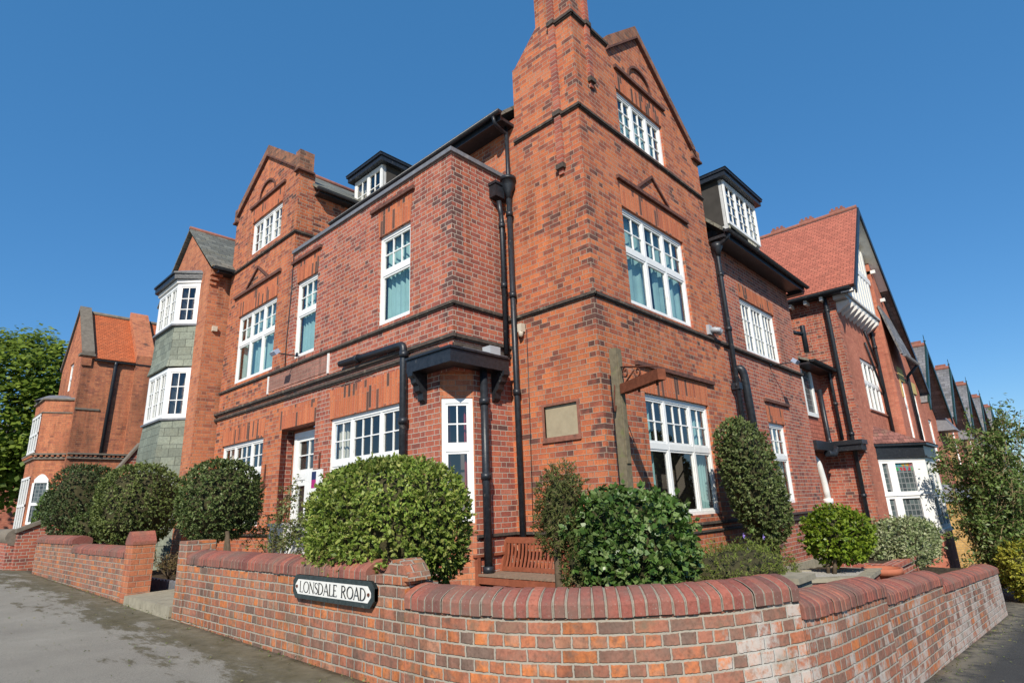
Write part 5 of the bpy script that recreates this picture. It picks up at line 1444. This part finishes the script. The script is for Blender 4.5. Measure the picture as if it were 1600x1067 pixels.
BF = Plane((-2.755, 0, 0), (0, 1, 0), (-1, 0, 0))
for y0, y1, z0, z1 in ((27.25, 29.0, 4.55, 6.1), (27.25, 29.0, 1.2, 3.45)):
    mb = MB(); BF.box(mb, y0, y1, z0, z1, .0, .02)
    w_ = mb.build('window', 'leaded', lh); mb = MB()
    for i in range(4): BF.box(mb, y0 + (y1 - y0) * i / 3 - .05, y0 + (y1 - y0) * i / 3 + .05, z0, z1, .02, .05)
    for z in (z0, (z0 + z1) / 2, z1): BF.box(mb, y0 - .05, y1 + .05, z - .05, z + .05, .021, .06)
    mb.build('window_frame', 'white', w_)
a, b = bayring(-2.75, 0)[0], bayring(-2.75, 0)[1]; u = (b - a).normalized(); nn = Vector((u.y, -u.x, 0)); nn = nn if nn.y < 0 else -nn
BS = Plane(a, u, nn); ln = (b - a).length
mb = MB(); BS.box(mb, ln * .42, ln * .88, 1.6, 3.3, .0, .015); w_ = mb.build('window', 'leaded', lh)
mb = MB(); m0, m1 = ln * .42, ln * .88
for i in range(9):
    t0, t1 = i / 9, (i + 1) / 9; f_ = lambda t: (m0 + (m1 - m0) * t, 3.3 + .22 * math.sin(math.pi * t))
    p, q = f_(t0), f_(t1); mb.hexa([BS.p(p[0], 3.22, 0), BS.p(q[0], 3.22, 0), BS.p(q[0], 3.22, .05), BS.p(p[0], 3.22, .05), BS.p(p[0], p[1] + .06, 0), BS.p(q[0], q[1] + .06, 0), BS.p(q[0], q[1] + .06, .05), BS.p(p[0], p[1] + .06, .05)])
BS.box(mb, m0 - .05, m0 + .03, 1.55, 3.22, .0, .05); BS.box(mb, m1 - .03, m1 + .05, 1.55, 3.22, 0, .05); BS.box(mb, m0 + .03, m1 - .03, 2.3, 2.42, .0, .05); BS.box(mb, m0 + .03, m1 - .03, 1.55, 1.65, 0, .05)
mb.build('window_frame', 'white', w_)
mb = MB(); mb.prism([V(LX + .01, 26.6, 6.82), V(-2.8, 27.2, 6.82), V(-2.8, 29.1, 6.82), V(LX + .01, 29.9, 6.82)], (0, 0, .06)); mb.lathe([(1.0, 6.86), (.6, 7.1), (0, 7.2)], (-2.0, 28.2, 0), 12); mb.build('bay_roof', 'lead', lh)
# sloping boundary wall and low front wall of that plot
bw = empty('boundary_wall', (-2, 17, .4), 'brick boundary wall with sloping stone coping between the two left houses', 'wall')
mb = MB(); mb.prism([V(-4.3, 16, -.3), V(1, 16, -.3), V(1, 16, 4.6), V(-1.75, 16, 3.75), V(-2.9, 16, 1.95), V(-4.3, 16, 1.35)], (0, .3, 0)); mb.build('wall', 'brick_ext', bw)
mb = MB()
for (x0, z0), (x1, z1) in (((-4.35, 1.33), (-2.9, 1.95)), ((-2.9, 1.95), (-1.75, 3.75)), ((-1.75, 3.75), (1, 4.6))):
    mb.prism([V(x0, 15.94, z0), V(x1, 15.94, z1), V(x1, 15.94, z1 + .10), V(x0, 15.94, z0 + .10)], (0, .36, 0))
mb.build('coping', 'capstone', bw)
fw = empty('front_wall', (-4.3, 19, .3), 'low brick wall with rounded stone coping at the far left edge', 'wall')
mb = MB(); mb.box(-4.45, -4.15, 16.32, 22, -.3, 1.22); mb.build('wall', 'brick_ext', fw)
mb = MB(); mb.tube([V(-4.3, 16.3, 1.22), V(-4.3, 22, 1.22)], .22, 12); mb.build('coping', 'capstone', fw)
fb = empty('brick_house', (-3, 66, .5), 'distant red brick house glimpsed under the tree at the left edge', 'house')
mb = MB(); mb.box(-12, 2, 64, 72, -.3, 7.5); mb.build('wall', 'brick_red', fb)
mb = MB(); slab(mb, (-12.4, 63.6, 7.4), (2.4, 63.6, 7.4), (2.4, 68, 11), (-12.4, 68, 11)); slab(mb, (-12.4, 72.4, 7.4), (2.4, 72.4, 7.4), (2.4, 68, 11), (-12.4, 68, 11)); mb.build('roof', 'slatedark', fb)
FP = Plane((0, 64, 0), (1, 0, 0), (0, -1, 0))
for u in (-6.6, -3.4, -1.0):
    window(fb, FP, u, u + 1.0, 4.6, 6.4, [(1, 1)], .5, 1, curtain=None, w=.04, deep=.06)
    window(fb, FP, u, u + 1.1, 1.4, 3.2, [(1, 1)], .5, 1, curtain=None, w=.04, deep=.06)

# =================================================================== neighbour on the right
nh = empty('brick_house', (16, 3, -.9), 'red brick neighbouring house with a steep red tiled roof and half timbered gable', 'house')
NX, NY = 11.85, -.64
NS = Plane((NX, 0, 0), (0, 1, 0), (-1, 0, 0)); NF = Plane((0, NY, 0), (1, 0, 0), (0, -1, 0))
mb = MB(); wall(mb, NS, [(NY, 7.55), (9, 7.55)], -1.6); mb.build('wall', 'brick_nside', nh)
mb = MB(); wall(mb, NF, [(NX, 7.15), (15.95, 7.15)], -1.6, [(13.62, 15.85, 3.95, 5.62, .10)])
mb.face([V(15.95, NY, -1.6), V(15.95, NY - .42, -1.6), V(15.95, NY - .42, 9.4), V(15.95, NY, 9.4)])
NF2 = Plane((0, NY - .42, 0), (1, 0, 0), (0, -1, 0))
wall(mb, NF2, [(15.95, 9.45), (20.4, 5.3)], -1.6, [(17.0, 17.55, 3.1, 5.3, .1), (19.0, 19.55, 3.1, 5.0, .1)])
mb.build('wall', 'brick_red', nh)
mb = MB()
for z in range(36):                                         # dark toothed quoin bricks at the corner
    w_ = .34 if z % 2 else .22; NF.box(mb, NX - .003, NX + w_, -1.2 + z * .22, -1.2 + z * .22 + .10, -.02, .004)
mb.build('quoins', 'brick_nside', nh)
window(nh, NF, 13.62, 15.85, 3.95, 5.62, [(1, 1)] * 4, .45, 1, curtain='cream', w=-.04, cw=.3, sill='ridge')
for u in (17.0, 19.0):
    window(nh, NF2, u, u + .55, 3.1, 5.2 if u < 18 else 4.95, [(1, 1)], .4, 1, curtain=None, w=-.03, deep=.4)
mb = MB()
for u in (17.0, 19.0): mb.cut(); NF2.box(mb, u - .2, u + .75, 5.22 - (u - 17) * .12, 5.7 - (u - 17) * .15, 0, .02); NF2.box(mb, u - .2, u - .0, 4.6, 5.2 - (u - 17) * .12, 0, .02)
mb.build('stone_lintel', 'ochre', nh)
# tiled roof, open gable with white soffit and timbering
AX, AZ, GY = 14.5, 10.95, -1.32
mb = MB()
slab(mb, (11.45, GY, 7.36), (11.45, 9, 7.36), (AX, 9, AZ), (AX, GY, AZ), .08)
rf = mb.build('roof', 'tile', nh)
mb = MB(); slab(mb, (20.7, GY, 5.2), (20.7, 9, 5.2), (AX, 9, AZ), (AX, GY, AZ), .08); mb.build('roof_slope', 'slatedark', rf)
mb = MB(); mb.tube([V(AX, GY, AZ + .03), V(AX, 9, AZ + .03)], .08, 8)
for i in range(9):
    y = GY + .35 + i * 1.02; mb.box(AX - .03, AX + .03, y, y + .5, AZ + .06, AZ + .17); mb.box(AX - .03, AX + .03, y + .06, y + .14, AZ + .17, AZ + .24); mb.box(AX - .03, AX + .03, y + .21, y + .29, AZ + .17, AZ + .25); mb.box(AX - .03, AX + .03, y + .36, y + .44, AZ + .17, AZ + .24)
mb.build('ridge_crest', 'ridge', rf)
mb = MB()
def rk(a, b, w0, w1, d0, d1, y0, y1):
    """board following the rake from a to b, between heights d0..d1 below it"""
    mb.hexa([V(a[0], y0, a[1] - d1), V(b[0], y0, b[1] - d1), V(b[0], y1, b[1] - d1), V(a[0], y1, a[1] - d1), V(a[0], y0, a[1] - d0), V(b[0], y0, b[1] - d0), V(b[0], y1, b[1] - d0), V(a[0], y1, a[1] - d0)])
rk((11.42, 7.30), (AX, AZ - .02), 0, 0, -.02, .26, GY - .05, GY + .0); rk((AX, AZ - .02), (20.75, 5.14), 0, 0, -.02, .26, GY - .05, GY + .0)
mb.build('bargeboard', 'black', nh)
mb = MB(); rk((11.5, 7.30), (AX, AZ - .1), 0, 0, .10, .13, GY, NY - .3); rk((AX, AZ - .1), (16.9, 8.62), 0, 0, .10, .13, GY, NY - .3)
for (x, z) in ((13.1, 9.05), (16.0, 9.1), (16.7, 8.2)): mb.box(x - .05, x + .05, GY + .12, NY - .2, z - .14, z - .02)
mb.build('soffit', 'whiteold', nh)
GP = Plane((0, NY - .30, 0), (1, 0, 0), (0, -1, 0))
mb = MB(); wall(mb, GP, [(11.9, 7.6), (AX, 10.6), (15.95, 9.3)], 7.2); mb.build('gable_panel', 'ochre', nh)
mb = MB()
for i in range(10):
    x = 12.1 + i * .37; zt = min(7.6 + (x - 11.9) * 1.14, 10.6 - (x - AX) * .93 if x > AX else 99)
    GP.box(mb, x, x + .20, 7.2, zt - .05, 0, .05)
GP.box(mb, 12.6, 15.9, 8.5, 8.7, .0, .06); mb.build('gable_timber', 'white', nh)
mb = MB(); NF.box(mb, NX - .1, 16.0, 7.10, 7.2, 0, .34); NF.box(mb, NX - .1, 16.0, 7.2, 7.27, 0, .40); mb.build('jetty', 'render', nh)
mb = MB()
for i in range(9):
    x = NX + .15 + i * .44; mb.cut(); mb.prism([V(x, NY, 7.08), V(x, NY - .38, 7.08), V(x, NY - .36, 6.98), V(x, NY, 6.76)], (.16, 0, 0))
mb.build('brackets', 'whiteold', nh)
mb = MB(); mb.box(11.5, NX, GY + .1, 8.9, 7.22, 7.27); mb.cut(); gutter(mb, (11.40, GY + .1, 7.30), (11.40, 9, 7.30), .06); mb.build('gutter', 'black', nh)
mb = MB()
for i in range(14): mb.cut(); mb.box(11.52, NX, -.4 + i * .45, -.32 + i * .45, 7.10, 7.22)
mb.build('rafter_ends', 'whiteold', nh)
pipe([(11.72, -.42, 7.2), (11.74, -.42, 6.9), (11.76, -.42, -.9)], .06, par=nh, collars=[((11.76, -.42, z), UP) for z in (6.8, 3.1, 1.4)])
pipe([(11.72, -.16, 5.0), (11.74, -.16, 4.8), (11.76, -.16, 2.95)], .05, par=nh, collars=[((11.76, -.16, z), UP) for z in (4.85, 4.0)])
pipe([(15.85, NY - .06, 7.0), (15.87, NY - .08, 6.8), (15.88, NY - .08, 2.7)], .055, par=nh, collars=[((15.87, NY - .08, 6.3), UP)])
pipe([(18.15, NY - .86, 5.85), (18.15, NY - .5, 5.5), (18.2, NY - .5, 2.7)], .05, par=nh)
mb = MB()
for a, b in (((14.9, 6.7), (15.8, 5.65)), ((14.6, 6.25), (15.9, 4.6))): mb.cut(); mb.tube([NF.p(a[0], a[1], .05), NF.p(b[0], b[1], .05)], .035, 8)
mb.build('waste_pipe', 'iron', nh)
mb = MB(); slab(mb, (15.9, NY - .82, 5.95), (18.0, NY - .82, 5.95), (17.6, NY - .46, 7.55), (15.9, NY - .46, 7.75)); sr = mb.build('slate_hood', 'slatedark', nh)
mb = MB(); gutter(mb, (15.9, NY - .88, 5.9), (18.2, NY - .88, 5.9), .07); mb.build('hood_gutter', 'lead', sr)
# bay window
def nring(z, g=0): return [V(13.25 - g, NY, z), V(14.3 - g * .5, NY - 1.0 - g, z), V(16.3 + g * .5, NY - 1.0 - g, z), V(17.3 + g, NY, z)]
mb = MB(); mb.prism(nring(-1.6), (0, 0, 1.85)); bay = mb.build('bay_window', 'brick_red', nh)
mb = MB(); mb.prism(nring(.25, .05), (0, 0, .10))
mb.prism(nring(2.36, .02), (0, 0, .06))
rr = nring(0)
for k_ in range(3):
    u = rr[k_ + 1] - rr[k_]; ln = u.length; u.normalize(); nn = Vector((u.y, -u.x, 0)); nn = nn if nn.y < 0 else -nn
    bp = Plane(rr[k_], u, nn)
    lay = ((.10, .27, 0), (.50, 1.05, 1)) if k_ == 0 else (((.15, .65, 1), (.8, 1.2, 0), (1.35, 1.85, 1)) if k_ == 1 else ((.3, .85, 1), (1.1, 1.28, 0)))
    spans = [0] + [e for a, b, s_ in lay for e in (a, b)] + [ln]
    for z0, z1 in ((.35, .46), (1.26, 1.46), (2.28, 2.36)): bp.box(mb, 0, ln, z0, z1, -.1, 0)
    for i in range(0, len(spans), 2): bp.box(mb, spans[i], spans[i + 1], .46, 1.26, -.1, -.003); bp.box(mb, spans[i], spans[i + 1], 1.46, 2.28, -.1, -.003)
    bp.box(mb, -.05, ln + .05, 1.34, 1.38, 0, .03)
    for a, b, s_ in lay:
        g = MB(); g.face([bp.p(a, .46, -.06), bp.p(b, .46, -.06), bp.p(b, 1.26, -.06), bp.p(a, 1.26, -.06)], uvs=[(a, .46), (b, .46), (b, 1.26), (a, 1.26)])
        g.face([bp.p(a, 1.46, -.06), bp.p(b, 1.46, -.06), bp.p(b, 2.28, -.06), bp.p(a, 2.28, -.06)], uvs=[(a, 1.62), (b, 1.62), (b, 2.44), (a, 2.44)])
        g.build('pane', 'stained' if s_ else 'leaded', bay)
mb.build('frame', 'white', bay)
mb = MB(); mb.prism(nring(2.42, .04), (0, 0, .36)); mb.prism(nring(2.78, .14), (0, 0, .07)); mb.prism(nring(2.42, .09), (0, 0, .05)); mb.build('fascia', 'black', bay)
mb = MB(); t = nring(2.86, .17); e = [V(13.5, NY, 3.42), V(16.9, NY, 3.42)]
mb.face([t[0], t[1], e[0]]); mb.face([t[1], t[2], e[1], e[0]]); mb.face([t[2], t[3], e[1]]); mb.build('bay_roof', 'tiledark', bay)

# linking bay in the gap between the two houses
lk = empty('link_building', (10.7, 1, -.3), 'narrow slate roofed link set back between the corner house and its neighbour', 'building')
LK = Plane((0, .42, 0), (1, 0, 0), (0, -1, 0))
mb = MB(); wall(mb, LK, [(9.67, 5.2), (11.84, 5.2)], -1.2); mb.build('wall', 'brick_red', lk)
mb = MB(); slab(mb, (9.67, -.25, 5.02), (11.84, -.25, 5.02), (11.84, 1.8, 6.0), (9.67, 1.8, 6.0)); mb.build('roof', 'slate', lk)
mb = MB(); gutter(mb, (9.67, -.31, 5.0), (11.84, -.31, 5.0), .07); mb.cut(); mb.box(9.67, 11.80, -.24, .41, 4.90, 4.95); mb.cut(); mb.box(9.67, 11.84, -.05, .41, 2.62, 2.86); mb.build('gutter', 'black', lk)
mb = MB(); mb.box(9.9, 11.84, .15, .41, 2.9, 4.9); mb.build('tile_hanging', 'tile', lk)
LW = Plane((0, .15, 0), (1, 0, 0), (0, -1, 0))
mb = MB(); LW.box(mb, 9.95, 10.75, 3.62, 4.86, 0, .02); w_ = mb.build('window', 'leaded', lk)
mb = MB(); LW.box(mb, 10.72, 10.84, 3.55, 4.86, 0, .06); LW.box(mb, 9.9, 10.72, 3.55, 3.66, 0, .06); LW.box(mb, 9.9, 10.02, 3.66, 4.86, 0, .055); mb.build('window_frame', 'white', w_)
pipe([(10.55, .02, 5.4), (10.55, .02, 6.1), (10.55, .02, 6.2)], .07, par=lk); pipe([(9.7, .3, 5.95), (10.55, .04, 5.95)], .06, par=lk)
pipe([(11.2, .05, 4.4), (11.25, .05, 2.95), (11.1, -.02, 2.7)], .06, par=lk)
pipe([(10.55, -.02, 2.55), (10.9, -.1, 2.5), (11.15, -.1, 2.7)], .09, .12, par=lk)
mb = MB(); mb.box(11.3, 11.9, -.75, .1, 2.78, 2.90); mb.box(11.35, 11.9, -.70, .1, 2.62, 2.78); mb.build('trough', 'black', lk)
mb = MB(); mb.tube(bend([V(10.3, .3, 2.5), V(10.45, .22, 2.3), V(10.62, .2, 1.75), V(10.66, .2, 1.3)], .2), .085, 10); mb.tube([V(10.66, .2, 1.36), V(10.66, .2, 1.22)], .13, 10); mb.build('white_pipe', 'whiteold', lk)
mb = MB(); LK.box(mb, 10.6, 11.6, -.6, 1.0, 0, .05); mb.prism([LK.p(10.55 + 1.1 * i / 8, 1.0 + .12 * math.sin(math.pi * i / 8), .0) for i in range(9)], (0, -.09, 0)); mb.build('door', 'white', lk)

# =================================================================== terrace running on down the street
def terrace_house():
    t = empty('terraced_house', (22, 3, -1.4), 'x', 'house', 'terraced houses down the street')
    X = 23.0
    P_ = Plane((0, -.75, 0), (1, 0, 0), (0, -1, 0))
    mb = MB(); wall(mb, P_, [(20.6, 4.9), (X, 7.3), (25.6, 4.6), (27.1, 4.6)], -2.6, [(21.6, 22.5, 2.6, 4.4, .1), (23.4, 24.3, 2.6, 4.4, .1)])
    mb.face([V(20.6, -.75, -2.6), V(20.6, 8, -2.6), V(20.6, 8, 4.9), V(20.6, -.75, 4.9)]); mb.build('wall', 'brick_red', t)
    mb = MB(); P_.box(mb, 20.62, 22.2, 1.2, 4.5, .0, .03); mb.build('wall_panel', 'brick_yel', t)
    mb = MB(); slab(mb, (20.3, -1.3, 4.75), (20.3, 8, 4.75), (X, 8, 7.5), (X, -1.3, 7.5)); slab(mb, (25.7, -1.3, 4.6), (25.7, 8, 4.6), (X, 8, 7.5), (X, -1.3, 7.5)); r = mb.build('roof', 'slatedark', t)
    mb = MB(); mb.tube([V(X, -1.3, 7.53), V(X, 8, 7.53)], .09, 8)
    for i in range(6): mb.box(X - .03, X + .03, -1.2 + i * .7, -.75 + i * .7, 7.58, 7.72)
    mb.build('ridge_tiles', 'ridge', r)
    mb = MB(); mb.tube([V(X, -1.33, 7.3), V(X, -1.33, 7.95)], .03, 6, True, .01); mb.lathe([(0, 7.62), (.06, 7.67), (0, 7.72)], (X, -1.33, 0), 8); mb.build('finial', 'dgreen', r)
    mb = MB()
    for a, b in (((20.25, 4.72), (X, 7.47)), ((X, 7.47), (25.75, 4.57))):
        mb.cut()
        mb.hexa([V(a[0], -1.36, a[1] - .3), V(b[0], -1.36, b[1] - .3), V(b[0], -1.30, b[1] - .3), V(a[0], -1.30, a[1] - .3), V(a[0], -1.36, a[1] + .04), V(b[0], -1.36, b[1] + .04), V(b[0], -1.30, b[1] + .04), V(a[0], -1.30, a[1] + .04)])
    mb.build('bargeboard', 'dgreen', t)
    for u in (21.6, 23.4): window(t, P_, u, u + .9, 2.6, 4.4, [(1, 1)], .5, 1, curtain=None, deep=.4, w=-.04)
    mb = MB(); mb.prism([V(21.3, -.75, -2.4), V(21.9, -1.6, -2.4), V(23.6, -1.6, -2.4), V(24.2, -.75, -2.4)], (0, 0, 3.4)); b = mb.build('bay_window', 'brick_yel', t)
    mb = MB(); mb.hexa([V(21.2, -.75, 1.0), V(21.8, -1.75, 1.0), V(23.7, -1.75, 1.0), V(24.3, -.75, 1.0), V(21.6, -.75, 1.7), V(22.1, -1.0, 1.7), V(23.4, -1.0, 1.7), V(23.9, -.75, 1.7)]); mb.build('bay_roof', 'lead', b)
    mb = MB(); mb.hexa([V(25.4, -1.4, 4.0), V(27.1, -1.4, 4.0), V(27.1, 0, 4.0), V(25.4, 0, 4.0), V(25.7, -1.0, 4.7), V(26.9, -1.0, 4.7), V(26.9, 0, 5.0), V(25.7, 0, 5.0)]); mb.build('porch_roof', 'lead', t)
    return t
def copy_tree(o, parent=None):
    c = o.copy(); COL.objects.link(c); c.parent = parent
    if parent is not None: c.matrix_parent_inverse = o.matrix_parent_inverse.copy()
    for ch in [x for x in bpy.data.objects if x.parent == o]: copy_tree(ch, c)
    return c
t0 = terrace_house()
labs = ['nearest terraced house with dark slate gable and finial, next to the big red tiled roof', 'second terraced house beyond the red tiled roof', 'middle house of the five slate gabled terraced houses', 'fourth terraced house, last but one of the receding gables', 'farthest terraced house at the end of the receding gables']
t0['label'] = labs[0]
for i in range(1, 5):
    c = copy_tree(t0); c.location.x += 6.75 * i; c.location.z -= .04 * i; c['label'] = labs[i]

# =================================================================== light, sky, camera
sun_d = Vector((.65, .48, -.60)).normalized()
sl = bpy.data.lights.new('sun', 'SUN'); sl.energy = 4.0; sl.angle = R(.53); sl.color = (1.0, .93, .82)
so = bpy.data.objects.new('sun', sl); COL.objects.link(so); so.rotation_euler = sun_d.to_track_quat('-Z', 'Y').to_euler(); so.location = (-20, -15, 25)
elev = math.asin(-sun_d.z); to_sun = -sun_d
wd = bpy.data.worlds.new('World'); scene.world = wd; wd.use_nodes = True
nt = wd.node_tree; bg = nt.nodes['Background']
sky = nt.nodes.new('ShaderNodeTexSky'); sky.sky_type = 'NISHITA'; sky.sun_disc = False
sky.sun_elevation = elev; sky.sun_rotation = math.atan2(to_sun.x, to_sun.y)
sky.altitude = 20; sky.air_density = 1.0; sky.dust_density = 0.0; sky.ozone_density = 5.0
hs = nt.nodes.new('ShaderNodeHueSaturation'); hs.inputs['Saturation'].default_value = 1.15; nt.links.new(sky.outputs[0], hs.inputs['Color'])
mxs = nt.nodes.new('ShaderNodeMix'); mxs.data_type = 'RGBA'; mxs.inputs[0].default_value = .62
nt.links.new(hs.outputs[0], mxs.inputs[6]); mxs.inputs[7].default_value = (.21, .95, 2.1, 1)      # the deep even blue of a very clear spring sky
nt.links.new(mxs.outputs[2], bg.inputs[0]); bg.inputs[1].default_value = .15

cam = bpy.data.cameras.new('camera'); co = bpy.data.objects.new('camera', cam); COL.objects.link(co)
f_, th, ro, az = 904.5, .276464, -.0409395, .746846
ca_, sa_ = math.cos(az), math.sin(az)
Fh = Vector((ca_, sa_, 0)); Rr = Vector((sa_, -ca_, 0))
F = Fh * math.cos(th) + Vector((0, 0, math.sin(th))); U = -Fh * math.sin(th) + Vector((0, 0, math.cos(th)))
cr = Rr * math.cos(ro) + U * math.sin(ro); cu_ = U * math.cos(ro) - Rr * math.sin(ro)
mw = Matrix((cr, cu_, -F)).transposed().to_4x4(); mw.translation = (-8.5 * .8284, -8.5 * .5602, 1.5)
co.matrix_world = mw
cam.sensor_width = 36; cam.lens = 36 * f_ / 1600; cam.clip_end = 3000; cam.clip_start = .05
scene.camera = co
scene.view_settings.view_transform = 'Standard'; scene.view_settings.look = 'None'; scene.view_settings.exposure = .50; scene.view_settings.gamma = 1
scene.render.resolution_x = 1024; scene.render.resolution_y = 682
